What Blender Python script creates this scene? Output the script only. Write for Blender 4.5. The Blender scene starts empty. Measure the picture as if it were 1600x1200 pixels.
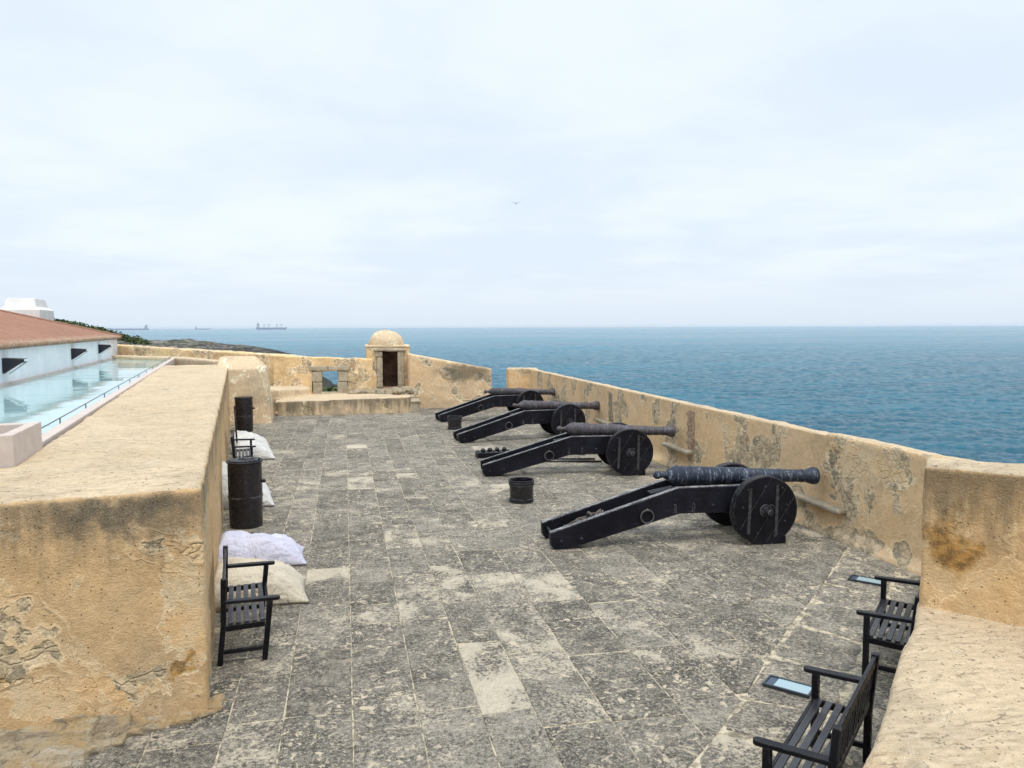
import bpy, bmesh, math, random
import numpy as np
from mathutils import Vector, Matrix, noise
rad = math.radians
random.seed(7)
S = bpy.context.scene
COL = S.collection

# ------------------------------------------------------------------ helpers
def tag(o, label=None, cat=None, group=None, kind=None):
    if label: o['label'] = label
    if cat: o['category'] = cat
    if group: o['group'] = group
    if kind: o['kind'] = kind
    return o

def empty(name, loc=(0, 0, 0), rz=0.0):
    o = bpy.data.objects.new(name, None); COL.objects.link(o)
    o.location = loc; o.rotation_euler = (0, 0, rz); o.empty_display_size = .2
    return o

def obj(name, bm, mat, parent=None, smooth=False, bevel=0, seg=2, normals=True):
    if normals: bmesh.ops.recalc_face_normals(bm, faces=bm.faces)
    me = bpy.data.meshes.new(name); bm.to_mesh(me); bm.free()
    for m in (mat if isinstance(mat, (list, tuple)) else [mat]): me.materials.append(m)
    o = bpy.data.objects.new(name, me); COL.objects.link(o)
    if parent: o.parent = parent
    if smooth:
        for p in me.polygons: p.use_smooth = True
    if bevel:
        b = o.modifiers.new('bevel', 'BEVEL'); b.width = bevel; b.segments = seg
        b.limit_method = 'ANGLE'; b.angle_limit = rad(35); b.harden_normals = False
    return o

def autosmooth(o, ang=40):
    me = o.data
    me.set_sharp_from_angle(angle=rad(ang))
    for p in me.polygons: p.use_smooth = True
    return o

def copy_tree(o, parent=None):
    c = o.copy(); COL.objects.link(c)
    if parent: c.parent = parent
    for ch in list(o.children): copy_tree(ch, c)
    return c

def B(): return bmesh.new()

def box(bm, c, s, rot=None):
    m = Matrix.Translation(c) @ (rot.to_4x4() if rot else Matrix.Identity(4)) @ Matrix.Diagonal((s[0], s[1], s[2], 1))
    return bmesh.ops.create_cube(bm, size=1, matrix=m)['verts']

def bar(bm, p0, p1, w, h, up=(0, 0, 1)):
    p0 = Vector(p0); p1 = Vector(p1); d = p1 - p0; x = d.normalized(); up = Vector(up)
    y = up.cross(x)
    if y.length < 1e-4: y = Vector((0, 1, 0)).cross(x)
    y.normalize(); z = x.cross(y)
    R = Matrix((x, y, z)).transposed()
    return box(bm, (p0 + p1) / 2, (d.length, w, h), R)

def tube(bm, pts, r, n=10, cap=True, closed=False):
    pts = [Vector(p) for p in pts]; rings = []
    N = len(pts); ref = None
    for i, p in enumerate(pts):
        if closed: t = (pts[(i + 1) % N] - pts[i - 1]).normalized()
        else: t = (pts[min(i + 1, N - 1)] - pts[max(i - 1, 0)]).normalized()
        if ref is None:
            ref = Vector((0, 0, 1)) if abs(t.z) < .9 else Vector((1, 0, 0))
        a = (ref - t * ref.dot(t)).normalized(); ref = a; b = t.cross(a)
        rr = r[i] if isinstance(r, (list, tuple)) else r
        rings.append([bm.verts.new(p + (a * math.cos(2 * math.pi * k / n) + b * math.sin(2 * math.pi * k / n)) * rr) for k in range(n)])
    for i in range(N if closed else N - 1):
        A = rings[i]; Bq = rings[(i + 1) % N]
        for k in range(n): bm.faces.new((A[k], A[(k + 1) % n], Bq[(k + 1) % n], Bq[k]))
    if cap and not closed:
        bm.faces.new(rings[0][::-1]); bm.faces.new(rings[-1])

def lathe(bm, prof, M=None, n=32, close_ends=True):
    """prof: list of (axial, radius) about the local X axis"""
    M = M or Matrix.Identity(4); rings = []
    for a, r in prof:
        if r < 1e-5: rings.append([bm.verts.new(M @ Vector((a, 0, 0)))])
        else: rings.append([bm.verts.new(M @ Vector((a, r * math.cos(2 * math.pi * k / n), r * math.sin(2 * math.pi * k / n)))) for k in range(n)])
    for A, C in zip(rings, rings[1:]):
        for k in range(n):
            k2 = (k + 1) % n
            if len(A) == 1 and len(C) == 1: continue
            if len(A) == 1: bm.faces.new((A[0], C[k2], C[k]))
            elif len(C) == 1: bm.faces.new((A[k], A[k2], C[0]))
            else: bm.faces.new((A[k], A[k2], C[k2], C[k]))
    if close_ends:
        if len(rings[0]) > 1: bm.faces.new(rings[0][::-1])
        if len(rings[-1]) > 1: bm.faces.new(rings[-1])
ZUP = Matrix(((0, 0, 1, 0), (0, 1, 0, 0), (1, 0, 0, 0), (0, 0, 0, 1)))   # lathe axis -> z

def prism(bm, poly, z0, z1):
    """poly: (x,y) points; z0/z1 number or list"""
    n = len(poly)
    za = z0 if isinstance(z0, (list, tuple)) else [z0] * n
    zb = z1 if isinstance(z1, (list, tuple)) else [z1] * n
    a = [bm.verts.new((p[0], p[1], z)) for p, z in zip(poly, za)]
    b = [bm.verts.new((p[0], p[1], z)) for p, z in zip(poly, zb)]
    bm.faces.new(a[::-1]); bm.faces.new(b)
    for i in range(n): bm.faces.new((a[i], a[(i + 1) % n], b[(i + 1) % n], b[i]))

def slab_xz(bm, poly, y0, y1):
    a = [bm.verts.new((x, y0, z)) for x, z in poly]; b = [bm.verts.new((x, y1, z)) for x, z in poly]
    bm.faces.new(a); bm.faces.new(b[::-1]); n = len(poly)
    for i in range(n): bm.faces.new((a[i], b[i], b[(i + 1) % n], a[(i + 1) % n]))

def rough(name, bm, mat, parent=None, voxel=.05, smooth=3, disp=None, amp=.012, freq=1.6, seed=0, lit_top=None):
    """weathered masonry: overlapping prisms are fused, their arrises worn round and the faces made uneven"""
    bmesh.ops.recalc_face_normals(bm, faces=bm.faces)
    me = bpy.data.meshes.new(name); bm.to_mesh(me); bm.free()
    o = bpy.data.objects.new(name, me); COL.objects.link(o)
    r = o.modifiers.new('r', 'REMESH'); r.mode = 'VOXEL'; r.voxel_size = voxel
    s = o.modifiers.new('s', 'SMOOTH'); s.iterations = smooth; s.factor = .5
    dg = bpy.context.evaluated_depsgraph_get()
    me2 = bpy.data.meshes.new_from_object(o.evaluated_get(dg)); me2.name = name
    o.modifiers.clear(); o.data = me2; bpy.data.meshes.remove(me)
    n = len(me2.vertices); co = np.empty(n * 3); me2.vertices.foreach_get('co', co); co = co.reshape(n, 3)
    no = np.empty(n * 3); me2.vertices.foreach_get('normal', no); no = no.reshape(n, 3)
    off = Vector((seed * 13.1, seed * 7.7, 0))
    for i in range(n):
        p = Vector(co[i]); k = noise.noise(p * freq + off) + .5 * noise.noise(p * freq * 3.1 + off) + .22 * noise.noise(p * freq * 8.3 + off)
        co[i] += no[i] * (k * amp)
        if disp: co[i] += disp(p)
    me2.vertices.foreach_set('co', co.ravel())
    me2.materials.clear()
    me2.materials.append(mat)
    if lit_top:
        me2.materials.append(lit_top[0])
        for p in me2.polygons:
            if p.normal.z > .6 and p.center.z > lit_top[1]: p.material_index = 1  # upward faces take the paler plaster, imitating light from above
    for p in me2.polygons: p.use_smooth = True
    me2.update()
    if parent: o.parent = parent
    return o

# ------------------------------------------------------------------ node helper
class NT:
    def __init__(s, name):
        s.m = bpy.data.materials.new(name); s.m.use_nodes = True
        s.t = s.m.node_tree; s.t.nodes.clear()
        s.out = s.t.nodes.new('ShaderNodeOutputMaterial')
        s.p = s.n('BsdfPrincipled'); s.l(s.p.outputs[0], s.out.inputs[0])
    def n(s, t, **kw):
        x = s.t.nodes.new('ShaderNode' + t)
        for k, v in kw.items(): setattr(x, k, v)
        return x
    def l(s, a, b): s.t.links.new(a, b)
    def set(s, sock, v):
        if hasattr(v, 'is_linked') or isinstance(v, bpy.types.NodeSocket): s.l(v, sock)
        else: sock.default_value = v
    def coord(s, kind='Object', scale=(1, 1, 1), loc=(0, 0, 0), vec=None):
        if vec is None: vec = s.n('TexCoord').outputs[kind]
        mp = s.n('Mapping'); mp.inputs['Scale'].default_value = scale; mp.inputs['Location'].default_value = loc
        s.l(vec, mp.inputs[0]); return mp.outputs[0]
    def noise(s, vec, scale, detail=4, rough=.55, dist=0, out='Fac'):
        x = s.n('TexNoise'); s.l(vec, x.inputs['Vector'])
        x.inputs['Scale'].default_value = scale; x.inputs['Detail'].default_value = detail
        x.inputs['Roughness'].default_value = rough; x.inputs['Distortion'].default_value = dist
        return x.outputs[out]
    def voro(s, vec, scale, feature='F1', out='Distance', rnd=1):
        x = s.n('TexVoronoi', feature=feature); s.l(vec, x.inputs['Vector']); x.inputs['Scale'].default_value = scale
        x.inputs['Randomness'].default_value = rnd; return x.outputs[out]
    def ramp(s, f, a, b, lo=0., hi=1., smooth=True):
        x = s.n('MapRange', interpolation_type='SMOOTHSTEP' if smooth else 'LINEAR')
        s.set(x.inputs['Value'], f); x.inputs['From Min'].default_value = a; x.inputs['From Max'].default_value = b
        x.inputs['To Min'].default_value = lo; x.inputs['To Max'].default_value = hi
        return x.outputs[0]
    def math(s, op, a, b=0., clamp=False):
        x = s.n('Math', operation=op, use_clamp=clamp); s.set(x.inputs[0], a); s.set(x.inputs[1], b); return x.outputs[0]
    def mix(s, f, a, b, mode='MIX'):
        x = s.n('Mix', data_type='RGBA', blend_type=mode); s.set(x.inputs[0], f)
        for sk, v in ((x.inputs[6], a), (x.inputs[7], b)):
            if isinstance(v, tuple): sk.default_value = (*v, 1) if len(v) == 3 else v
            else: s.l(v, sk)
        return x.outputs[2]
    def bump(s, h, strength=.5, dist=.02, prev=None):
        x = s.n('Bump'); s.l(h, x.inputs['Height']); x.inputs['Strength'].default_value = strength; x.inputs['Distance'].default_value = dist
        if prev is not None: s.l(prev, x.inputs['Normal'])
        return x.outputs[0]
    def edge(s, radius=.01, a=.02, b=.25):
        """worn arris mask from the rounded-edge normal"""
        bv = s.n('Bevel', samples=4); bv.inputs['Radius'].default_value = radius
        g = s.n('NewGeometry'); d = s.n('VectorMath', operation='DOT_PRODUCT')
        s.l(bv.outputs[0], d.inputs[0]); s.l(g.outputs['Normal'], d.inputs[1])
        return s.ramp(s.math('SUBTRACT', 1., d.outputs['Value']), a, b)
    def done(s, color, rough=.6, normal=None, metal=0., spec=.5):
        s.set(s.p.inputs['Base Color'], (*color, 1) if isinstance(color, tuple) else color)
        s.set(s.p.inputs['Roughness'], rough); s.p.inputs['Metallic'].default_value = metal
        s.p.inputs['Specular IOR Level'].default_value = spec
        if normal is not None: s.l(normal, s.p.inputs['Normal'])
        return s.m

# ------------------------------------------------------------------ materials
def plaster(name, A, C, cream, stone, peel=.57, ztop=None, grime=.75, seed=0., contour=.7, ochre=(.42, .22, .05), ochre_amt=.8, greyamt=.35, pores=1., patches=(), pits=0.):
    A, C = (tuple(min(.82, x * k) for x, k in zip(q, (1.37, 1.35, 1.44))) for q in (A, C)); cream = tuple(min(.86, x * k) for x, k in zip(cream, (1.22, 1.24, 1.3)))
    t = NT(name); v = t.coord(loc=(seed, seed * .7, seed * .3))
    big = t.noise(v, .55, 4, .6); mid = t.noise(v, 2.1, 5, .6); fine = t.noise(v, 14, 6, .65); vfine = t.noise(v, 60, 3, .6)
    c = t.mix(t.ramp(big, .35, .65), A, C)
    c = t.mix(t.ramp(mid, .35, .7, 0, .55), c, tuple(x * .8 for x in A))
    # greyish weathered film in broad patches
    c = t.mix(t.ramp(t.noise(v, .9, 5, .65), .5, .68, 0, greyamt), c, (.25, .215, .16))
    # flaked-off skin: irregular patches with a pale lip, bedding mortar and stones inside
    pn = t.noise(v, 1.05, 5, .47, .3)
    pm = t.ramp(pn, peel, peel + .008)
    lip = t.math('MULTIPLY', t.ramp(pn, peel - .022, peel - .004), t.ramp(pn, peel + .02, peel + .004))
    for lv in (-.06, .06):     # earlier coats of limewash, each with its own broken lip
        l3 = t.math('MULTIPLY', t.ramp(pn, peel + lv - .014, peel + lv - .002), t.ramp(pn, peel + lv + .012, peel + lv + .001)); lip = t.math('MAXIMUM', lip, t.math('MULTIPLY', l3, t.ramp(mid, .42, .56, 0, .75)))
    pn2 = t.noise(v, 2.6, 5, .6, .5); pm2 = t.ramp(pn2, .645, .655)
    lip2 = t.math('MULTIPLY', t.ramp(pn2, .62, .64), t.ramp(pn2, .675, .655))
    sw = t.n('VectorMath', operation='SCALE'); t.l(t.noise(v, 6, 3, .6, 0, 'Color'), sw.inputs[0]); sw.inputs['Scale'].default_value = .16
    sa = t.n('VectorMath', operation='ADD'); t.l(t.coord(scale=(1, 1, 1.5)), sa.inputs[0]); t.l(sw.outputs[0], sa.inputs[1])
    st = t.voro(sa.outputs[0], 5.5, 'DISTANCE_TO_EDGE'); stc = t.voro(sa.outputs[0], 5.5, 'F1', 'Color')
    sepc = t.n('SeparateColor'); t.l(stc, sepc.inputs[0])
    inner = t.mix(t.ramp(t.noise(v, 5, 6, .7), .35, .62), cream, tuple(x * .62 for x in cream))
    stcol = t.mix(sepc.outputs[0], stone, tuple(x * .55 + y * .5 for x, y in zip(stone, cream)))
    stcol = t.mix(t.ramp(fine, .35, .6, 0, .5), stcol, tuple(x * .6 for x in stone)); pmS = pm
    smask = t.math('MULTIPLY', t.ramp(st, .03, .09), t.ramp(sepc.outputs[1], .6, .65))
    inner = t.mix(smask, inner, stcol)
    inner = t.mix(t.math('MULTIPLY', t.ramp(st, .03, .0, 0, .35), t.ramp(mid, .4, .6)), inner, tuple(x * .35 for x in stone))
    c = t.mix(pm, c, inner)
    c = t.mix(t.math('MULTIPLY', pm2, .8), c, t.mix(.5, cream, tuple(x * .85 for x in A)))
    c = t.mix(t.math('MULTIPLY', t.math('MAXIMUM', lip, lip2), contour), c, tuple(min(1, x * 1.25) for x in cream))
    # ochre stains
    c = t.mix(t.math('MULTIPLY', t.ramp(t.noise(v, .75, 4, .6, .3), .58, .68), ochre_amt), c, ochre)
    # flaked patches and stains of their own shape
    if patches:
        wv = t.n('VectorMath', operation='SCALE'); t.l(t.noise(v, 2.6, 5, .6, 0, 'Color'), wv.inputs[0]); wv.inputs['Scale'].default_value = .9
        wp = t.n('VectorMath', operation='ADD'); t.l(t.n('TexCoord').outputs['Object'], wp.inputs[0]); t.l(wv.outputs[0], wp.inputs[1])
        for (pc, pr, kind) in patches:
            mp = t.n('VectorMath', operation='SUBTRACT'); t.l(wp.outputs[0], mp.inputs[0]); mp.inputs[1].default_value = tuple(q + .45 for q in pc)
            dv = t.n('VectorMath', operation='DIVIDE'); t.l(mp.outputs[0], dv.inputs[0]); dv.inputs[1].default_value = pr
            ln = t.n('VectorMath', operation='LENGTH'); t.l(dv.outputs[0], ln.inputs[0]); d_ = ln.outputs['Value']
            if kind == 'ochre':
                c = t.mix(t.math('MULTIPLY', t.ramp(d_, 1.1, .5), .85), c, t.mix(t.ramp(t.math('ADD', t.math('MULTIPLY', fine, .5), t.math('MULTIPLY', t.noise(v, 5, 6, .7, .4), .5)), .42, .58), tuple(min(.7, x * 1.25) for x in ochre), tuple(x * .45 for x in ochre)))
            elif kind == 'peel':
                q_ = t.ramp(d_, 1.0, .985); c = t.mix(q_, c, t.mix(t.ramp(mid, .35, .65), tuple(x * .95 for x in cream), tuple(x * 1.05 for x in A)))
                c = t.mix(t.math('MULTIPLY', t.math('MULTIPLY', t.ramp(d_, 1.06, 1.0), t.ramp(d_, .95, .985)), .9), c, tuple(min(1, x * 1.3) for x in cream)); pm = t.math('MAXIMUM', pm, t.math('MULTIPLY', q_, .7))
            elif kind == 'stone':
                q_ = t.ramp(d_, 1.0, .985); c = t.mix(q_, c, inner); pm = t.math('MAXIMUM', pm, q_); pmS = t.math('MAXIMUM', pmS, q_)
                c = t.mix(t.math('MULTIPLY', t.math('MULTIPLY', t.ramp(d_, 1.06, 1.0), t.ramp(d_, .95, .985)), .8), c, tuple(min(1, x * 1.2) for x in cream))
            elif kind == 'grime':
                c = t.mix(t.math('MULTIPLY', t.ramp(d_, 1.15, .4), .75), c, (.13, .115, .085))
    # rain grime running down from the top of the wall
    if ztop is not None:
        sx = t.n('SeparateXYZ'); t.l(t.coord(), sx.inputs[0])
        run = t.noise(t.coord(scale=(2.2, 2.2, .35), loc=(seed, 0, 0)), 2.2, 5, .65)
        hgt = t.ramp(t.math('SUBTRACT', ztop, sx.outputs[2]), -.03, .95, 1, 0, False)
        top = t.ramp(t.math('SUBTRACT', ztop, sx.outputs[2]), .0, .06)
        g = t.ramp(t.math('ADD', run, t.math('MULTIPLY', hgt, .45)), .62, .95)
        c = t.mix(t.math('MULTIPLY', t.math('MULTIPLY', g, top), grime), c, (.115, .1, .075))
    # grain and pores
    c = t.mix(t.ramp(fine, .3, .7, .0, .5), c, t.mix(1., c, (.72, .68, .62), 'MULTIPLY'))
    c = t.mix(t.ramp(vfine, .62, .75, 0, .35), c, tuple(min(1, x * 1.3) for x in cream))
    vd = t.voro(v, 26); vr = t.voro(v, 26, 'F1', 'Color'); grit = t.noise(v, 120, 3, .7); c = t.mix(t.ramp(grit, .56, .68, 0, .45), c, t.mix(1., c, (.4, .37, .33), 'MULTIPLY')); c = t.mix(t.ramp(grit, .44, .34, 0, .3), c, tuple(min(1, x * 1.25) for x in cream)); s2 = t.n('SeparateColor'); t.l(vr, s2.inputs[0])
    pore = t.math('MULTIPLY', t.ramp(vd, .2, .1), t.ramp(s2.outputs[0], .72, .78))
    pore = t.math('MULTIPLY', pore, pores)
    c = t.mix(t.math('MULTIPLY', pore, .75), c, (.075, .055, .035))
    h = t.math('ADD', t.math('MULTIPLY', fine, .5), t.math('MULTIPLY', vfine, .3))
    if pits:       # trowel ridges and broken pits of a weathered top coat
        rg = t.noise(t.coord(scale=(1., 2.6, 1), loc=(seed, 0, 0)), 5.5, 6, .7, 1.2); pk = t.ramp(rg, .40, .34)
        pv = t.noise(v, 17, 3, .6); pk2 = t.ramp(pv, .345, .31)
        c = t.mix(t.math('MULTIPLY', pk, .2 * pits), c, (.40, .30, .18)); c = t.mix(t.math('MULTIPLY', pk2, .7 * pits), c, (.16, .12, .075))
        h = t.math('SUBTRACT', h, t.math('MULTIPLY', pk, .5 * pits)); h = t.math('SUBTRACT', h, t.math('MULTIPLY', pk2, .8 * pits)); h = t.math('ADD', h, t.math('MULTIPLY', rg, 1.2 * pits))
    h = t.math('ADD', h, t.math('MULTIPLY', mid, .6))
    h = t.math('SUBTRACT', h, t.math('MULTIPLY', pm, .65)); h = t.math('SUBTRACT', h, t.math('MULTIPLY', pm2, .4)); h = t.math('ADD', h, t.math('MULTIPLY', lip, .18))
    h = t.math('SUBTRACT', h, t.math('MULTIPLY', pore, .6))
    h = t.math('ADD', h, t.math('MULTIPLY', t.math('MULTIPLY', t.ramp(st, 0, .12), pmS), .45))
    return t.done(c, .92, t.bump(h, .8, .045), spec=.2)

CREAM = (.56, .44, .27); STONE = (.33, .285, .205)
M = {}
M['left_wall'] = plaster('plaster_left_wall', (.50, .335, .16), (.46, .33, .175), (.58, .455, .28), STONE, .61, 2.05, .6, 3.1, .45, ochre_amt=.25,
    patches=[((-1.38, 7.0, 1.05), (.24, .5, .62), 'peel'), ((-2.3, 7., .36), (.75, .5, .13), 'peel'), ((-1.75, 7., .42), (.2, .5, .1), 'stone'), ((-3.05, 6.9, .52), (.4, .6, .16), 'ochre'), ((-3.05, 6.9, 1.2), (.25, .5, .35), 'peel'), ((-1.42, 7., .5), (.1, .5, .09), 'ochre'), ((-1.9, 7., 1.86), (.75, .4, .16), 'grime'), ((-3.1, 7., 1.82), (.2, .4, .16), 'grime')])
M['parapet'] = plaster('plaster_parapet', (.62, .425, .22), (.58, .425, .245), (.64, .5, .315), STONE, .555, None, .3, 1.3, .5, ochre_amt=.2, greyamt=.25,
    patches=[((7.9, 13.3, 1.05), (.3, .6, .34), 'stone'), ((7.9, 10.2, .85), (.3, .16, .18), 'stone'), ((7.9, 9.7, .9), (.3, .14, .2), 'stone'), ((7.9, 17.6, .8), (.3, .3, .2), 'stone'), ((7.9, 10.4, 1.3), (.3, 1.0, .3), 'peel'), ((7.9, 14.9, 1.15), (.3, .35, .3), 'peel')])
M['far_wall'] = plaster('plaster_far_wall', (.64, .43, .21), (.6, .44, .25), (.64, .5, .315), STONE, .555, None, .3, 5.9, 1., ochre_amt=.2, greyamt=.25, pores=0)
M['corner_wall'] = plaster('plaster_corner_wall', (.58, .42, .235), (.5, .39, .25), (.66, .53, .35), STONE, .59, None, .8, 9.2, .75, ochre_amt=.15, greyamt=.5, pores=0,
    patches=[((5.0, 32.4, 1.55), (1.5, 1, .5), 'grime'), ((4.0, 32.8, 1.1), (.3, .6, .25), 'peel')])
M['tower'] = plaster('plaster_buttress', (.50, .40, .25), (.52, .40, .245), (.72, .61, .44), STONE, .60, None, .35, 2.7, .95, ochre_amt=.12, greyamt=.5, pores=0)
M['merlon'] = plaster('plaster_end_wall', (.50, .335, .155), (.45, .31, .16), (.58, .41, .22), STONE, .63, 2.31, .7, 12.45, .6, ochre=(.36, .18, .035), ochre_amt=.3,
    patches=[((5.5, 4.65, .95), (1.1, 1.1, .6), 'peel'), ((4.75, 5.4, 1.62), (.3, .3, .44), 'peel'), ((4.82, 5.33, 1.66), (.24, .24, .3), 'ochre')])
M['sill'] = plaster('plaster_sill', (.51, .41, .26), (.485, .385, .24), (.57, .475, .33), STONE, .66, None, 0, 6.6, .3, ochre_amt=.25, greyamt=.3, pits=.8)
M['platform'] = plaster('plaster_platform', (.52, .42, .27), (.56, .43, .26), CREAM, STONE, .62, .64, .75, 8.8, .5, ochre_amt=.1, greyamt=.6, pores=0)
M['cap'] = plaster('plaster_pale', (.545, .44, .28), (.50, .40, .25), (.60, .50, .345), STONE, .70, None, 0, 4.4, .3, ochre_amt=.08, greyamt=.3, pores=1.3, pits=1.)  # pale wall-top plaster: bleaching plus light from above put into the colour

def mat_stone(name, a, b, scale=3.):
    t = NT(name); v = t.coord()
    n1 = t.noise(v, scale, 7, .68, .4); n2 = t.noise(v, scale * 9, 5, .7)
    c = t.mix(t.ramp(n1, .35, .65), a, b); c = t.mix(t.ramp(n2, .55, .75, 0, .6), c, tuple(x * .45 for x in a))
    return t.done(c, .9, t.bump(t.math('ADD', n1, t.math('MULTIPLY', n2, .5)), .9, .05), spec=.2)
M['ashlar'] = mat_stone('grey_ashlar', (.34, .29, .21), (.48, .41, .30), 4)
M['rubble'] = mat_stone('rubble_stone', (.24, .2, .15), (.44, .36, .24), 5)
def mat_footing():
    t = NT('footing_rock'); v = t.coord()
    rt = t.n('Mapping'); rt.inputs['Rotation'].default_value = (.5, .3, .6); rt.inputs['Scale'].default_value = (.8, 1.2, 4); t.l(v, rt.inputs[0])
    n1 = t.noise(v, 1.6, 6, .65, .5); st = t.noise(rt.outputs[0], 2.4, 7, .7, .8); f = t.noise(v, 30, 5, .7)
    c = t.mix(t.ramp(n1, .4, .6), (.44, .37, .26), (.45, .315, .16)); c = t.mix(t.ramp(st, .52, .66), c, (.55, .49, .39)); c = t.mix(t.ramp(st, .46, .38), c, (.28, .225, .155))
    c = t.mix(t.ramp(f, .52, .7, 0, .6), c, (.16, .13, .09))
    return t.done(c, .92, t.bump(t.math('ADD', st, t.math('MULTIPLY', f, .35)), 1., .09), spec=.2)
M['footing'] = mat_footing()
M['brick'] = mat_stone('old_brick', (.36, .2, .13), (.48, .38, .27), 6)

def mat_floor():
    t = NT('paving_stone'); v = t.coord()
    at = t.n('Attribute', attribute_name='slab'); sep = t.n('SeparateColor'); t.l(at.outputs['Color'], sep.inputs[0])
    off = t.n('VectorMath', operation='SCALE'); t.l(at.outputs['Color'], off.inputs[0]); off.inputs['Scale'].default_value = 7.
    add = t.n('VectorMath', operation='ADD'); t.l(v, add.inputs[0]); t.l(off.outputs[0], add.inputs[1]); w = add.outputs[0]
    n1 = t.noise(w, 3.2, 8, .72, .3); n2 = t.noise(w, 28, 6, .75); n3 = t.noise(w, 90, 3, .7)
    dk = t.mix(sep.outputs[0], (.056, .051, .044), (.18, .164, .136))
    lt = t.mix(sep.outputs[0], (.205, .185, .15), (.34, .305, .245))
    c = t.mix(t.ramp(n1, .36, .66), dk, lt)
    c = t.mix(t.math('MULTIPLY', t.ramp(n2, .41, .53, .9, 0), t.ramp(n1, .62, .4, .5, 1.)), c, (.045, .041, .035))
    c = t.mix(t.ramp(n2, .54, .64, 0, .75), c, (.44, .40, .32))
    c = t.mix(t.ramp(n3, .56, .64, 0, .7), c, (.50, .45, .35)); c = t.mix(t.ramp(n3, .44, .36, 0, .7), c, (.03, .028, .025))
    # sandy mortar film: soft worn-in patches, broader on some slabs
    f1 = t.noise(v, .42, 3, .5); f2 = t.noise(v, 1.7, 7, .68, .6)
    film = t.math('ADD', t.math('MULTIPLY', f1, .45), t.math('MULTIPLY', f2, .75))
    film = t.math('ADD', film, t.math('MULTIPLY', sep.outputs[1], .4))
    film = t.math('ADD', film, t.math('MULTIPLY', t.math('SUBTRACT', n2, .5), .7))
    fm = t.ramp(film, .665, .80)
    c = t.mix(t.math('MULTIPLY', fm, .85), c, t.mix(t.ramp(n2, .35, .65), (.66, .58, .44), (.42, .365, .28)))
    # small pale lichen flecks
    fl = t.noise(v, 9.5, 5, .62, .8); fl3 = t.noise(v, 22, 4, .6, .5); cl_ = t.ramp(t.noise(v, 1.1, 4, .6), .40, .62); flm = t.math('MULTIPLY', t.math('MAXIMUM', t.ramp(fl, .575, .605), t.ramp(fl3, .60, .63)), t.math('ADD', .25, t.math('MULTIPLY', cl_, .75)))
    c = t.mix(t.math('MULTIPLY', flm, .85), c, (.6, .51, .37))
    # a few rust-brown stains
    c = t.mix(t.math('MULTIPLY', t.ramp(t.noise(v, .8, 5, .7), .66, .74), .35), c, (.2, .11, .05))
    h = t.math('ADD', t.math('MULTIPLY', n1, .8), t.math('MULTIPLY', n2, .6)); h = t.math('ADD', h, t.math('MULTIPLY', n3, .2))
    h = t.math('ADD', h, t.math('MULTIPLY', flm, .12))
    return t.done(c, .88, t.bump(h, .8, .03), spec=.25)
M['floor'] = mat_floor()
def mat_mortar():
    t = NT('joint_mortar'); v = t.coord(); n = t.noise(v, 9, 6, .7); n2 = t.noise(v, 50, 4, .7)
    c = t.mix(t.ramp(n, .38, .60), (.2, .175, .13), (.58, .5, .36)); c = t.mix(t.ramp(n2, .5, .8, 0, .6), c, (.25, .22, .17))
    return t.done(c, .95, t.bump(n2, .6, .02), spec=.1)
M['mortar'] = mat_mortar()

def mat_blackwood(name, base=(.008, .008, .010), wear=.5, rough=.42, streak=(1, 8, 8), spec=.16):
    t = NT(name); v = t.coord(); oi = t.n('ObjectInfo')
    ad = t.n('VectorMath', operation='ADD'); t.l(v, ad.inputs[0]); t.l(oi.outputs['Random'], ad.inputs[1]); w = ad.outputs[0]
    g = t.noise(t.coord(scale=streak, vec=w), 4, 6, .7); n = t.noise(w, 11, 6, .7); b = t.noise(w, 1.7, 4, .6)
    c = t.mix(t.ramp(b, .4, .65, 0, 1), base, tuple(x * 2.1 for x in base))
    c = t.mix(t.ramp(g, .58, .72, 0, .45 * wear), c, (.085, .085, .095))
    sc = t.noise(w, 30, 5, .75)
    c = t.mix(t.math('MULTIPLY', t.ramp(t.math('ADD', sc, t.math('MULTIPLY', n, .5)), .93, 1.0), wear), c, (.2, .195, .2))
    e = t.edge(.014, .015, .2)
    c = t.mix(t.math('MULTIPLY', t.math('MULTIPLY', e, t.ramp(n, .42, .56)), wear), c, (.32, .31, .3))
    return t.done(c, t.ramp(n, .3, .7, rough - .08, rough + .2), t.bump(t.math('ADD', g, t.math('MULTIPLY', n, .4)), .25, .006), spec=spec)
M['cannon_wood'] = mat_blackwood('black_painted_timber', (.006, .006, .0095), .8, .42)
M['bench_wood'] = mat_blackwood('black_bench_paint', (.006, .006, .008), .35, .3, (8, 1, 8))
M['bench_seat'] = mat_blackwood('black_bench_seat_paint', (.008, .008, .011), .3, .34, (8, 1, 8), .7)
M['ring_iron'] = mat_blackwood('bare_ring_iron', (.05, .048, .05), 1., .5, (4, 4, 4), .4)
M['wheel_wood'] = mat_blackwood('black_wheel_paint', (.006, .006, .009), .6, .36, (9, 9, 1))
M['staves'] = mat_blackwood('black_barrel_staves', (.009, .007, .009), .35, .22, (8, 8, .6), .55)
M['iron_dark'] = mat_blackwood('black_ironwork', (.02, .02, .024), 1., .45, (4, 4, 4))

def mat_worn():
    t = NT('worn_black_timber'); v = t.coord(); n = t.noise(t.coord(scale=(1, 4, 1)), 22, 6, .75); m = t.noise(v, 5, 4, .6)
    c = t.mix(t.ramp(t.math('ADD', n, t.math('MULTIPLY', m, .4)), .62, .8), (.02, .02, .024), (.36, .35, .34))
    return t.done(c, .6, t.bump(n, .4, .006))
M['worn'] = mat_worn()

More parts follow.
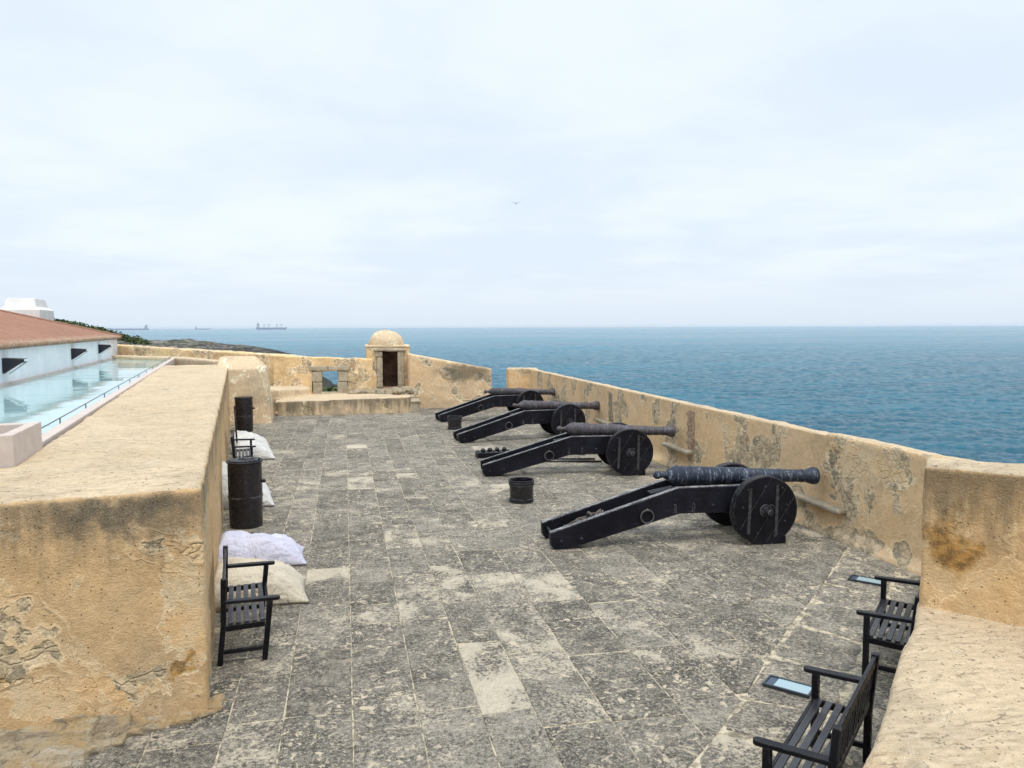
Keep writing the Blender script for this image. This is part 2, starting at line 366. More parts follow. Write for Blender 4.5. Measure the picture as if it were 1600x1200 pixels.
def mat_gun(name, base, rust, flake, rustamt, flakeamt):
    t = NT(name); v = t.coord(); oi = t.n('ObjectInfo')
    ad = t.n('VectorMath', operation='ADD'); t.l(v, ad.inputs[0]); t.l(oi.outputs['Random'], ad.inputs[1]); w = ad.outputs[0]
    n1 = t.noise(w, 5, 6, .7); n2 = t.noise(w, 24, 6, .75); run = t.noise(t.coord(scale=(14, 3, 1.6), vec=w), 2.2, 6, .72)
    c = t.mix(t.ramp(n1, .4, .62), base, tuple(x * 1.6 for x in base))
    c = t.mix(t.math('MULTIPLY', t.ramp(t.math('ADD', n1, t.math('MULTIPLY', n2, .6)), .75, .9), rustamt), c, rust)
    c = t.mix(t.math('MULTIPLY', t.ramp(t.math('ADD', run, t.math('MULTIPLY', n2, .4)), .74, .84), flakeamt), c, flake)
    return t.done(c, t.ramp(n2, .3, .7, .42, .75), t.bump(t.math('ADD', n2, n1), .5, .012), metal=.15, spec=.4)
M['gun_blue'] = mat_gun('blue_black_gun_iron', (.014, .020, .036), (.04, .042, .055), (.27, .31, .37), .35, .7)
M['gun_rust'] = mat_gun('rusted_gun_iron', (.05, .046, .052), (.10, .068, .06), (.17, .19, .24), .7, .75)

def mat_plain(name, c1, c2, scale=6, rough=.7, bump=.2, bd=.01, spec=.4, metal=0):
    t = NT(name); v = t.coord(); n = t.noise(v, scale, 6, .65); n2 = t.noise(v, scale * 7, 4, .6)
    return t.done(t.mix(t.ramp(n, .35, .65), c1, c2), rough, t.bump(t.math('ADD', n, t.math('MULTIPLY', n2, .4)), bump, bd), spec=spec, metal=metal)
M['wheel_strap'] = mat_plain('worn_wheel_strap', (.016, .016, .02), (.06, .06, .068), 9, .5)
M['seam'] = mat_plain('worn_board_seam', (.012, .012, .014), (.16, .155, .15), 30, .6)
def mat_cloth(name, c1, c2, dirt):
    t = NT(name); v = t.coord(); n = t.noise(v, 2.6, 5, .6, .6); wv = t.noise(v, 260, 2, .5); wr = t.noise(t.coord(scale=(1, 2.2, 1)), 4.5, 4, .55, 1.2)
    c = t.mix(t.ramp(n, .35, .65), c1, c2)
    sp = t.noise(v, 7, 6, .7); c = t.mix(t.ramp(sp, .62, .72, 0, .35), c, dirt)
    cr_ = t.math('ABSOLUTE', t.math('SUBTRACT', t.noise(t.coord(scale=(1.4, .7, 1)), 3.2, 3, .5, 1.6), .5)); h = t.math('ADD', t.math('ADD', wr, t.math('MULTIPLY', t.ramp(cr_, 0, .14), .16)), t.math('MULTIPLY', wv, .05))
    m = t.done(c, .95, t.bump(h, .9, .06), spec=.1)
    t.p.inputs['Sheen Weight'].default_value = .15
    return m
M['cloth_cream'] = mat_cloth('cream_canvas', (.62, .55, .43), (.52, .46, .36), (.3, .24, .16))
M['cloth_white'] = mat_cloth('white_canvas', (.66, .65, .62), (.56, .55, .52), (.38, .34, .28))
M['cloth_lav'] = mat_cloth('lavender_canvas', (.60, .595, .70), (.53, .525, .635), (.36, .34, .46))
M['white_wash'] = mat_plain('white_limewash', (.80, .81, .82), (.72, .73, .75), 1.3, .85, .2, .01, .2)
M['chimney'] = mat_plain('chimney_limewash', (.72, .71, .68), (.64, .62, .59), 1.3, .85, .2, .01, .2)
M['pinkish'] = mat_plain('pale_pink_render', (.52, .44, .39), (.58, .5, .45), 5, .9, .25, .01, .2)
M['rail'] = mat_plain('grey_rail', (.16, .16, .16), (.22, .22, .22), 20, 1., spec=0.)
M['vent'] = mat_plain('black_vent_sheet', (.012, .012, .017), (.024, .024, .03), 5, .4)
M['brown_inside'] = mat_plain('brown_interior', (.34, .2, .14), (.15, .085, .065), 3, .9, .6, .05)

def mat_tiles():
    t = NT('roof_tiles'); oc = t.n('TexCoord').outputs['UV']
    sx = t.n('SeparateXYZ'); t.l(oc, sx.inputs[0])
    n = t.noise(t.coord(kind='UV', scale=(.25, 3.4, 1)), 2.0, 6, .75); n2 = t.noise(t.coord(kind='UV'), 9, 5, .7)
    c = t.mix(t.ramp(n, .35, .65), (.35, .18, .12), (.24, .125, .085)); c = t.mix(t.ramp(n2, .5, .75, 0, .55), c, (.46, .33, .25))
    c = t.mix(t.ramp(n, .6, .75, 0, .5), c, (.3, .26, .23))
    return t.done(c, .85, t.bump(n2, .4, .02), spec=.2)
M['tiles'] = mat_tiles()

def mat_glassroof():
    t = NT('milky_roof_glass'); v = t.coord(); n = t.noise(v, .9, 2, .4)
    m = t.done((.38, .58, .59), .045, t.bump(n, .12, .05), spec=.8)
    t.p.inputs['IOR'].default_value = 1.6
    return m
M['roofglass'] = mat_glassroof()
t = NT('lamp_glass'); M['lampglass'] = t.done((.3, .42, .46), .04, None, spec=.8)
t = NT('dark_lamp_frame'); M['lampframe'] = t.done((.03, .04, .05), .35)
t = NT('reflector'); M['lampdark'] = t.done((.03, .05, .09), .15)

# ------------------------------------------------------------------ camera
F = 1200.; H = 3.46
YAW = rad(12.29); P = math.atan(89 / 1200); ROLL = rad(-.2)
cf = Vector((math.sin(YAW) * math.cos(P), math.cos(YAW) * math.cos(P), -math.sin(P)))
cr = Vector((math.cos(YAW), -math.sin(YAW), 0)); cu = cr.cross(cf)
r2 = math.cos(ROLL) * cr + math.sin(ROLL) * cu; u2 = -math.sin(ROLL) * cr + math.cos(ROLL) * cu
cam = bpy.data.cameras.new('camera'); co = bpy.data.objects.new('camera', cam); COL.objects.link(co)
co.matrix_world = Matrix(((r2.x, u2.x, -cf.x, 0), (r2.y, u2.y, -cf.y, 0), (r2.z, u2.z, -cf.z, H), (0, 0, 0, 1)))
cam.sensor_width = 36; cam.lens = 36 * F / 1600; cam.clip_start = .1; cam.clip_end = 200000
S.camera = co

# ------------------------------------------------------------------ sky and sun
SUN_EL = rad(64); SUN_AZ = rad(166)      # azimuth clockwise from +Y: high, behind the camera
W = bpy.data.worlds.new('World'); S.world = W; W.use_nodes = True
nt = W.node_tree; nt.nodes.clear()
def wn(ty, **k):
    x = nt.nodes.new('ShaderNode' + ty)
    for a, b in k.items(): setattr(x, a, b)
    return x
wo = wn('OutputWorld'); bg = wn('Background'); bg.inputs[1].default_value = .1
nt.links.new(bg.outputs[0], wo.inputs[0])
sky = wn('TexSky', sky_type='NISHITA'); sky.sun_disc = False; sky.sun_elevation = SUN_EL; sky.sun_rotation = SUN_AZ
sky.altitude = 20; sky.air_density = 1.2; sky.dust_density = 3.0
tc = wn('TexCoord'); sp = wn('SeparateXYZ'); nt.links.new(tc.outputs['Generated'], sp.inputs[0])
def wm(op, a, b=0., clamp=False):
    x = wn('Math', operation=op, use_clamp=clamp)
    for s_, v_ in ((x.inputs[0], a), (x.inputs[1], b)):
        if isinstance(v_, (int, float)): s_.default_value = v_
        else: nt.links.new(v_, s_)
    return x.outputs[0]
zz = wm('MAXIMUM', sp.outputs[2], 0.); zd = wm('ADD', zz, .10)
cx = wn('CombineXYZ'); nt.links.new(wm('DIVIDE', sp.outputs[0], zd), cx.inputs[0]); nt.links.new(wm('DIVIDE', sp.outputs[1], zd), cx.inputs[1])
def wnoise(scale, det, rg, dist=0., loc=(0, 0, 0)):
    mp = wn('Mapping'); mp.inputs['Location'].default_value = loc; nt.links.new(cx.outputs[0], mp.inputs[0])
    x = wn('TexNoise'); nt.links.new(mp.outputs[0], x.inputs['Vector']); x.inputs['Scale'].default_value = scale; x.inputs['Detail'].default_value = det
    x.inputs['Roughness'].default_value = rg; x.inputs['Distortion'].default_value = dist; return x.outputs[0]
def wmap(v, a, b, lo=0., hi=1.):
    x = wn('MapRange', interpolation_type='SMOOTHSTEP'); nt.links.new(v, x.inputs[0])
    for i, q in enumerate((a, b, lo, hi)): x.inputs[i + 1].default_value = q
    return x.outputs[0]
def wmix(f, a, b, mode='MIX'):
    x = wn('Mix', data_type='RGBA', blend_type=mode)
    if isinstance(f, float): x.inputs[0].default_value = f
    else: nt.links.new(f, x.inputs[0])
    for s_, v_ in ((x.inputs[6], a), (x.inputs[7], b)):
        if isinstance(v_, tuple): s_.default_value = (*v_, 1)
        else: nt.links.new(v_, s_)
    return x.outputs[2]
cl = wm('ADD', wm('MULTIPLY', wnoise(.55, 5, .5, .3, (3.3, 1.2, 0)), .65), wm('MULTIPLY', wnoise(1.7, 6, .55, .2, (7, 4, 0)), .35))
SK = 8.75
clc = wmix(wmap(cl, .38, .62), (.735 * SK, .835 * SK, .955 * SK), (.85 * SK, .925 * SK, .995 * SK))
hz = wmap(zz, 0., .10, 1., 0.)
clc = wmix(hz, clc, (.75 * SK, .845 * SK, .945 * SK))
zen = wm('ADD', 1., wm('MULTIPLY', wmap(zz, .35, 1., 0., 1.), .9))
cz = wn('VectorMath', operation='SCALE'); nt.links.new(clc, cz.inputs[0]); nt.links.new(zen, cz.inputs['Scale'])
mixs = wmix(.9, sky.outputs[0], cz.outputs[0])
nt.links.new(mixs, bg.inputs[0])

sl = bpy.data.lights.new('sun', 'SUN'); sl.energy = 1.5; sl.angle = rad(16); sl.color = (1, .94, .85)
so = bpy.data.objects.new('sun', sl); COL.objects.link(so)
sd = Vector((math.sin(SUN_AZ) * math.cos(SUN_EL), math.cos(SUN_AZ) * math.cos(SUN_EL), math.sin(SUN_EL)))
so.rotation_euler = (-sd).to_track_quat('-Z', 'Y').to_euler(); so.location = sd * 60
S.view_settings.view_transform = 'Standard'; S.view_settings.look = 'None'; S.view_settings.exposure = .35; S.view_settings.gamma = 1

# ------------------------------------------------------------------ sea
SEA = -11.
def make_sea():
    hs = H - SEA
    rr = [25., 45., 60.]
    while rr[-1] < 3000: rr.append(rr[-1] + .34 * max(1., rr[-1] / 200) ** 1.55)
    rr = np.concatenate([rr, np.geomspace(3030, 25000, 60)])[::-1]
    ang = np.concatenate([np.arange(-32, 58, .15), np.arange(58, 328, 9.)]); ang = np.radians(ang)
    R, A = np.meshgrid(rr, ang, indexing='ij')
    dr = np.abs(np.gradient(rr))[:, None]
    X = R * np.sin(A); Y = R * np.cos(A); Zz = np.zeros_like(X)
    rng = np.random.default_rng(5)
    for k in range(72):
        lam = .5 * (1.042 ** k); th = rng.normal(rad(5), .95); ph = rng.uniform(0, 6.28)
        kk = 2 * math.pi / lam; a = .0074 * lam ** .62 * rng.uniform(.6, 1.3)
        fade = np.clip((lam / dr - 1.6) / 1.6, 0, 1); fade2 = np.clip((lam / (R * rad(.15)) - 1.2) / 1.5, 0, 1)
        ph_ = kk * (X * math.sin(th) + Y * math.cos(th)) + ph
        Zz += a * fade * fade2 * (np.sin(ph_) + .25 * np.sin(2 * ph_ + 1.2))
    V = np.stack([X, Y, Zz + SEA], -1).reshape(-1, 3); nr, na = R.shape
    i, j = np.meshgrid(np.arange(nr - 1), np.arange(na), indexing='ij'); j2 = (j + 1) % na
    Fq = np.stack([i * na + j, (i + 1) * na + j, (i + 1) * na + j2, i * na + j2], -1).reshape(-1, 4)
    me = bpy.data.meshes.new('sea'); me.vertices.add(len(V)); me.vertices.foreach_set('co', V.ravel())
    me.loops.add(Fq.size); me.loops.foreach_set('vertex_index', Fq.ravel().astype(np.int32))
    me.polygons.add(len(Fq)); me.polygons.foreach_set('loop_start', (np.arange(len(Fq)) * 4).astype(np.int32))
    me.polygons.foreach_set('loop_total', np.full(len(Fq), 4, np.int32)); me.polygons.foreach_set('use_smooth', np.ones(len(Fq), bool))
    me.update(calc_edges=True); me.validate()
    t = NT('sea_water'); v = t.coord()
    rt = t.n('Mapping'); rt.inputs['Rotation'].default_value = (0, 0, rad(-14)); t.l(v, rt.inputs[0])
    def st(x, y): return t.coord(scale=(x, y, 1), vec=rt.outputs[0])
    n1 = t.noise(st(.55, 1), 2.1, 6, .65, .4); n2 = t.noise(st(.6, 1), 8., 4, .62, .2)
    g1 = t.noise(st(.3, 1), .09, 5, .65, .3); g2 = t.noise(st(.2, 1), .012, 5, .62); g3 = t.noise(st(.12, 1), .0022, 4, .6)
    gs = t.math('ADD', t.math('MULTIPLY', g1, .5), t.math('ADD', t.math('MULTIPLY', g2, .5), t.math('MULTIPLY', g3, .4)))
    c = t.mix(t.ramp(gs, .55, .85), (.005, .114, .186), (.014, .192, .285))
    h = t.math('ADD', n1, t.math('ADD', t.math('MULTIPLY', n2, .35), t.math('ADD', t.math('MULTIPLY', g1, 2.2), t.math('MULTIPLY', g2, 9.))))
    m = t.done(c, t.ramp(gs, .55, .85, .1, .24), t.bump(h, 1., .85), spec=.5)
    t.p.inputs['IOR'].default_value = 1.33
    me.materials.append(m)
    o = bpy.data.objects.new('sea', me); COL.objects.link(o); tag(o, 'blue green open sea with small wind waves beyond the fort', kind='structure')
make_sea()

# ------------------------------------------------------------------ headland
CAMXY = Vector((0, 0))
def pxdir(px):
    a = math.atan((px - 800) / 1203.3) + YAW
    return math.sin(a), math.cos(a)
def lerp_tab(tab, x):
    if x <= tab[0][0]: return tab[0][1]
    for (a, va), (b, vb) in zip(tab, tab[1:]):
        if x <= b: 
            q = (x - a) / (b - a); return va + (vb - va) * q
    return tab[-1][1]
def fbm(x, y, s, o=0.): return noise.fractal(Vector((x * s + o, y * s, o)), 1., 2.1, 5)
RIDGE = [(-700, 3.5), (-200, 4.2), (60, 4.6), (110, 3.6), (200, 1.5), (240, 1.0), (330, .6), (400, -.5), (445, -1.9), (478, -3.4), (500, -7.), (525, -10.), (560, -13.5), (700, -15)]
CREST = [(-700, 190), (0, 190), (200, 185), (330, 185), (470, 170), (520, 150), (700, 120)]
def land_z(col, r):
    zr = lerp_tab(RIDGE, col); R = lerp_tab(CREST, col)
    base = lerp_tab([(-700, -3.), (200, -4.), (420, -6.5), (500, -8.2), (545, -10.5), (600, -14), (700, -15)], col)
    sx, cy = pxdir(col); x, y = sx * r, cy * r
    if r < R:
        q = max(0., (r - 55) / (R - 55)); q = q * q * (3 - 2 * q); z = base + (zr - base) * q
    else:
        q = min(1., (r - R) / 110); z = zr + (-16 - zr) * q * q
    nb = lerp_tab([(35, -1.3), (60, -1.75), (80, -2.6), (105, -3.7), (125, -7), (150, -16)], r) - lerp_tab([(-700, 3), (380, 3), (440, 0), (560, 0), (620, 8), (700, 14)], col)
    z = max(z, nb)
    ro = fbm(x, y, .05, 3) * 1.0 + abs(noise.noise(Vector((x * .16 + y * .05, y * .22, 2)))) * 1.1 + fbm(x, y, .4, 9) * .35
    k = 1.0 if r < R * 1.03 else .5
    return z + (ro - .85) * k * (.45 if r < 110 else 1)
def make_land():
    cols = list(range(-700, 80, 20)) + [80 + 2.5 * i for i in range(200)] + list(range(580, 701, 12))
    rs = [40 + 3.5 * i for i in range(30)] + [145 + 1.0 * i for i in range(70)] + [216 + 8 * i for i in range(14)]
    bm = B(); g = []
    for r in rs: g.append([bm.verts.new((*(Vector(pxdir(c)) * r), land_z(c, r))) for c in cols])
    for a, b in zip(g, g[1:]):
        for k in range(len(cols) - 1): bm.faces.new((a[k], a[k + 1], b[k + 1], b[k]))
    t = NT('headland_rock'); v = t.coord()
    bed = t.noise(t.coord(scale=(.25, .5, 2.2)), 1.1, 7, .72, .6); n = t.noise(v, .9, 7, .72); big = t.noise(v, .045, 3, .5)
    c = t.mix(t.ramp(bed, .38, .62), (.035, .033, .03), (.42, .39, .33))
    c = t.mix(t.ramp(n, .4, .6, .7, 0), c, (.02, .019, .018))
    sx = t.n('SeparateXYZ'); t.l(v, sx.inputs[0])
    low_dark = t.ramp(t.math('ADD', sx.outputs[2], t.math('MULTIPLY', n, 2.)), -1.6, 2.2, .9, 0)     # rock coloured darker towards the bottom of the slope
    c = t.mix(low_dark, c, (.022, .021, .022))
    gr = t.ramp(t.math('ADD', big, t.math('MULTIPLY', n, .35)), .66, .76)
    c = t.mix(t.math('MULTIPLY', gr, .3), c, (.07, .085, .03))
    m = t.done(c, .85, t.bump(t.math('ADD', n, bed), 1., .5), spec=.25)
    o = obj('headland', bm, m, smooth=True, normals=False); tag(o, 'dark layered rocky headland sloping into the sea behind the fort', kind='structure')
make_land()

def make_scrub():
    bm = B(); rnd = random.Random(3)
    cl = []
    for _ in range(480):
        col = rnd.uniform(-40, 222); rr = lerp_tab(CREST, col) + rnd.uniform(-38, 6)
        if col > 150: rr = lerp_tab(CREST, col) + rnd.uniform(-22, 6)
        if col > 205 and rnd.random() < .5: continue
        cl.append((col, rr, rnd.uniform(.9, 2.0) * (.75 if col > 175 else 1.15)))
    for _ in range(150):     # low bushes under the fort wall, seen through the gun port
        cl.append((rnd.uniform(450, 550), rnd.uniform(46, 74), rnd.uniform(.35, .8)))
    for col, r, s in cl:
        dx, dy = pxdir(col); c = Vector((dx * r, dy * r, land_z(col, r)))
        for _ in range(int(46 * s)):
            d = Vector((rnd.gauss(0, 1), rnd.gauss(0, 1), rnd.gauss(0, 1))).normalized() * (rnd.random() ** .4)
            p = c + Vector((d.x * s * 1.5, d.y * s * 1.5, .15 + abs(d.z) * s * .8))
            a = Vector((rnd.gauss(0, 1), rnd.gauss(0, 1), rnd.gauss(0, .6))).normalized(); b = a.cross(Vector((rnd.gauss(0, 1), rnd.gauss(0, 1), 1))).normalized()
            k = rnd.uniform(.16, .38)
            bm.faces.new([bm.verts.new(p + a * k), bm.verts.new(p + b * k * .6), bm.verts.new(p - a * k), bm.verts.new(p - b * k * .6)])
    t = NT('scrub_leaves'); v = t.coord(); n = t.noise(v, .5, 4, .6)
    g = t.n('NewGeometry')
    c = t.mix(t.ramp(n, .35, .65), (.028, .052, .02), (.095, .12, .042)); c = t.mix(t.ramp(g.outputs['Random Per Island'], .5, 1, 0, .6), c, (.1, .115, .045))
    o = obj('coastal_scrub', bm, t.done(c, .75, None, spec=.2), normals=False); tag(o, 'dark green low scrub covering the headland', 'scrub', kind='stuff')
make_scrub()

# ------------------------------------------------------------------ paving
def make_floor():
    rnd = random.Random(11)
    bm = B(); lay = bm.loops.layers.float_color.new('slab')
    def clip(poly, f):
        out = []
        for i, p in enumerate(poly):
            q = poly[(i + 1) % len(poly)]; a, b = f(p), f(q)
            if a >= 0: out.append(p)
            if (a > 0) != (b > 0) and a != b:
                s = a / (a - b); out.append((p[0] + (q[0] - p[0]) * s, p[1] + (q[1] - p[1]) * s))
        return out
    pale = [(1.47, 7.42, .5), (1.96, 8.52, .42), (.72, 9.79, .35), (1.53, 10.12, .32), (2.76, 9.84, .32), (3.37, 15.5, .5), (1.08, 12.32, .38), (-.56, 10.7, .4), (2.2, 9.6, .3),
            (-.9, 13.5, .35), (1.6, 18., .3), (.2, 17.5, .35), (-1., 17., .3), (.3, 22.5, .35), (-.7, 6.3, .3), (2.1, 6.3, .25)]
    def inside(poly, p):
        s = 0
        for i, a in enumerate(poly):
            b = poly[(i + 1) % len(poly)]; cr_ = (b[0] - a[0]) * (p[1] - a[1]) - (b[1] - a[1]) * (p[0] - a[0])
            if cr_ < 0: return False
        return True
    def slab(poly, gap, jit, val, pal):
        if len(poly) < 3: return
        cx_ = sum(p[0] for p in poly) / len(poly); cy_ = sum(p[1] for p in poly) / len(poly)
        ar = abs(sum(a[0] * b[1] - a[1] * b[0] for a, b in zip(poly, poly[1:] + poly[:1]))) / 2
        if ar < .02: return
        for px_, py_, k in pale:
            if inside(poly, (px_, py_)): pal = max(pal, k)
        pts = []
        for i, a in enumerate(poly):
            b = poly[(i + 1) % len(poly)]; L = math.hypot(b[0] - a[0], b[1] - a[1]); n = max(1, int(L / .17))
            for k in range(n):
                q = k / n; x = a[0] + (b[0] - a[0]) * q; y = a[1] + (b[1] - a[1]) * q
                nv = noise.noise(Vector((x * 3.1, y * 3.1, 7))) * jit * 1.6
                d = Vector((cx_ - x, cy_ - y)); dl = d.length or 1
                off = gap + nv + rnd.uniform(-.3, .3) * jit
                if k == 0: off += jit * 1.2
                x += d.x / dl * max(.002, off); y += d.y / dl * max(.002, off); pts.append((x, y))
        tz = rnd.uniform(-.003, .004); sx_, sy_ = rnd.uniform(-.006, .006), rnd.uniform(-.006, .006)
        z = lambda x, y: tz + (x - cx_) * sx_ + (y - cy_) * sy_
        lo = [bm.verts.new((x, y, -.03)) for x, y in pts]
        md = [bm.verts.new((x, y, z(x, y) - .007)) for x, y in pts]
        up = []
        for x, y in pts:
            d = Vector((cx_ - x, cy_ - y)).normalized() * .012; up.append(bm.verts.new((x + d.x, y + d.y, z(x, y))))
        fs = [bm.faces.new(up)]
        n = len(pts)
        for i in range(n):
            j = (i + 1) % n
            fs.append(bm.faces.new((md[i], md[j], up[j], up[i]))); fs.append(bm.faces.new((lo[i], lo[j], md[j], md[i])))
        colr = (val, pal, rnd.random(), 1)
        for f_ in fs:
            for l_ in f_.loops: l_[lay] = colr
    BD = 2.78
    xs = [-1.07, -.59, .01, .59, 1.14, 1.62, 2.24, 2.92]
    while xs[-1] < 7.6: xs.append(xs[-1] + rnd.uniform(.55, .72))
    xs.append(8.3)
    while xs[0] > -5.5: xs.insert(0, xs[0] - rnd.uniform(.5, .66))
    for a, b in zip(xs, xs[1:]):
        y = rnd.uniform(.3, 1.2)
        while y < 34:
            L = rnd.choice((rnd.uniform(.55, .9), rnd.uniform(.9, 1.8), rnd.uniform(1., 1.7))); y2 = y + L
            sk = rnd.uniform(-.02, .02)
            poly = [(a, y), (b, y + sk), (b, y2 + sk), (a, y2)]
            poly = clip(poly, lambda p: -(p[0] - p[1]) - BD + .05 * math.sin(p[1] * 2.3))
            slab(poly, .006, .0075, rnd.random() ** 1.2, max(0, rnd.gauss(-.02, .09))); y = y2
    # the irregular strip laid along the slanting wall
    s2_ = math.sqrt(.5)
    t0 = -BD * s2_ + .015
    for row in range(2):
        ta = t0 + (0, .8)[row]; tb = (t0 + .79, -.5)[row]
        s = .3 + rnd.uniform(0, .5)
        while s < 12.6:
            L = rnd.uniform(.55, 1.2); e = s + L
            sk1, sk2 = rnd.uniform(-.18, .18), rnd.uniform(-.18, .18)
            w = lambda s_, t_: ((s_ + t_) * s2_, (s_ - t_) * s2_)
            poly = [w(s, ta), w(s + sk1, tb), w(e + sk2, tb), w(e, ta)]
            poly = poly[::-1]
            poly = clip(poly, lambda p: 8.2 - p[0])
            if sum(a_[0] * b_[1] - a_[1] * b_[0] for a_, b_ in zip(poly, poly[1:] + poly[:1])) < 0: poly = poly[::-1]
            slab(poly, .02, .045, rnd.uniform(.45, .95), max(.0, rnd.gauss(.08, .08))); s = e
    o = obj('terrace_paving', bm, M['floor'], smooth=False, normals=False); tag(o, 'dark grey worn stone paving of the terrace', kind='structure')
    bm = B(); n = 60
    v = [bm.verts.new(p) for p in ((-14, -6, -.008), (9, -6, -.008), (9, 37, -.008), (-14, 37, -.008))]; bm.faces.new(v)
    bmesh.ops.subdivide_edges(bm, edges=bm.edges, cuts=40, use_grid_fill=True)
    for q in bm.verts: q.co.z += noise.noise(q.co * 1.3) * .004
    o = obj('terrace_ground', bm, M['mortar'], normals=False); tag(o, 'sandy mortar bed between the paving stones', kind='structure')
make_floor()

# ------------------------------------------------------------------ masonry
AX = Vector((-.128, .992)).normalized(); NN = Vector((AX.y, -AX.x)); P0 = Vector((-1.257, 7.105))
def L2(u, v): q = P0 + AX * u + NN * v; return (q.x, q.y)

def left_wall():
    root = empty('fort_wall', (P0.x, P0.y, 0)); tag(root, 'very thick ochre plastered wall with broad flat top along the terrace left side', 'wall')
    bm = B()
    prism(bm, [L2(0, 0), L2(24.4, 0), L2(24.4, -2.34), L2(1.8, -1.85), L2(1.8, -7), L2(0, -7)][::1], [-.5] * 6, [2.06] * 6)
    def d(p):
        # sagging, hand-trowelled top and worn corners
        k = Vector((0, 0, 0))
        if p.z > 1.9: k.z += .02 * noise.noise(Vector((p.x * .7, p.y * .35, 3)))
        return k
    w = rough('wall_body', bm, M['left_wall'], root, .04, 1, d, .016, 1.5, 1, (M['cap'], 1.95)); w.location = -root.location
    # the crumbling rock foot of the near face
    bm = B()
    for k in range(26):
        q = k / 25; v = -.15 - q * 6.4; out = .05 + .75 * min(1, q * 4.5) ** 1.2 * (.75 + .5 * random.random()); hh = .06 + .24 * min(1, q * 3.2) * (.6 + .8 * random.random())
        c0 = L2(.25, v + .28); c1 = L2(.25, v - .28); c2 = L2(-out, v - .28 + random.uniform(-.06, .06)); c3 = L2(-out * random.uniform(.8, 1), v + .28)
        prism(bm, [c1, c0, c3, c2], [-.3] * 4, [hh, hh, .03, .04])
    def ledge(p):
        q = p.dot(Vector((.32, .55, 1.))) * 6.5 + noise.noise(p * 1.7) * 1.6; fr = q - math.floor(q)
        return Vector((-AX.x, -AX.y, .25)) * ((fr ** 2 - .4) * .07)
    f = rough('rock_foot', bm, M['footing'], root, .026, 0, ledge, .035, 4.2, 4); f.location = -root.location
left_wall()

def parapet():
    root = empty('parapet', (7.9, 20, 0)); tag(root, 'long low ochre parapet wall with flaking plaster behind the cannon muzzles', 'wall')
    bm = B()
    prism(bm, [(7.92, 8.3), (8.28, 8.3), (8.28, 32.7), (7.92, 32.7)], -3, [1.64, 1.61, 1.60, 1.63])
    prism(bm, [(7.88, 8.3), (8.26, 8.3), (8.26, 11.42), (7.88, 11.42)], -3, [1.69, 1.65, 1.64, 1.68])
    prism(bm, [(7.0, 32.95), (7.0, 33.4), (8.28, 33.0), (8.28, 32.55), (7.92, 32.6)], -3, 1.66)
    # mortar skirt along the foot
    a = [(7.72, 8.3), (8., 8.3), (8., 32.6), (7.78, 32.6)]
    prism(bm, a, -.5, [.03, .24, .22, .03])
    def d(p):
        k = Vector((0, 0, 0))
        for y, w_ in ((11.15, .28), (16.7, .3), (22.4, .3)):
            if abs(p.y - y) < w_ and .6 < p.z < 1.45 and p.x < 8.0: k.x += .035 * (1 - abs(p.y - y) / w_)
        return k
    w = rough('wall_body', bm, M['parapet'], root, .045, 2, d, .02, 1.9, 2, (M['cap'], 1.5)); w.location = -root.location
    # projecting sill slabs under walled-up gun ports, and their patchy stone infill
    rnd = random.Random(4)
    for (ya, yb, z, infill, mt) in ((10.8, 12.3, .47, 11.15, 'rubble'), (16.45, 17.95, .53, 16.62, 'brick'), (22.0, 23.4, .53, 22.2, 'rubble')):
        bm = B(); prism(bm, [(7.72, ya), (8.0, ya + .02), (8.0, yb), (7.74, yb - .03)], z - .06, z + .025)
        s = rough('sill_slab', bm, M['ashlar'], root, .025, 2, None, .012, 4, ya); s.location = -root.location
        bm = B(); box(bm, (7.945, infill, z + .5), (.06, .34, .92))
        for k in range(46):
            w_ = rnd.uniform(.08, .2); hh = rnd.uniform(.05, .12)
            bmesh.ops.create_icosphere(bm, subdivisions=1, radius=1, matrix=Matrix.Translation((7.925, infill + rnd.uniform(-.17, .17), z + .1 + rnd.random() * .85)) @ Matrix.Rotation(rnd.uniform(-.4, .4), 4, 'X') @ Matrix.Diagonal((.035, w_ / 2, hh / 2, 1)))
        s = rough('stone_infill', bm, M[mt], root, .018, 1, None, .01, 7, ya); s.location = -root.location
parapet()

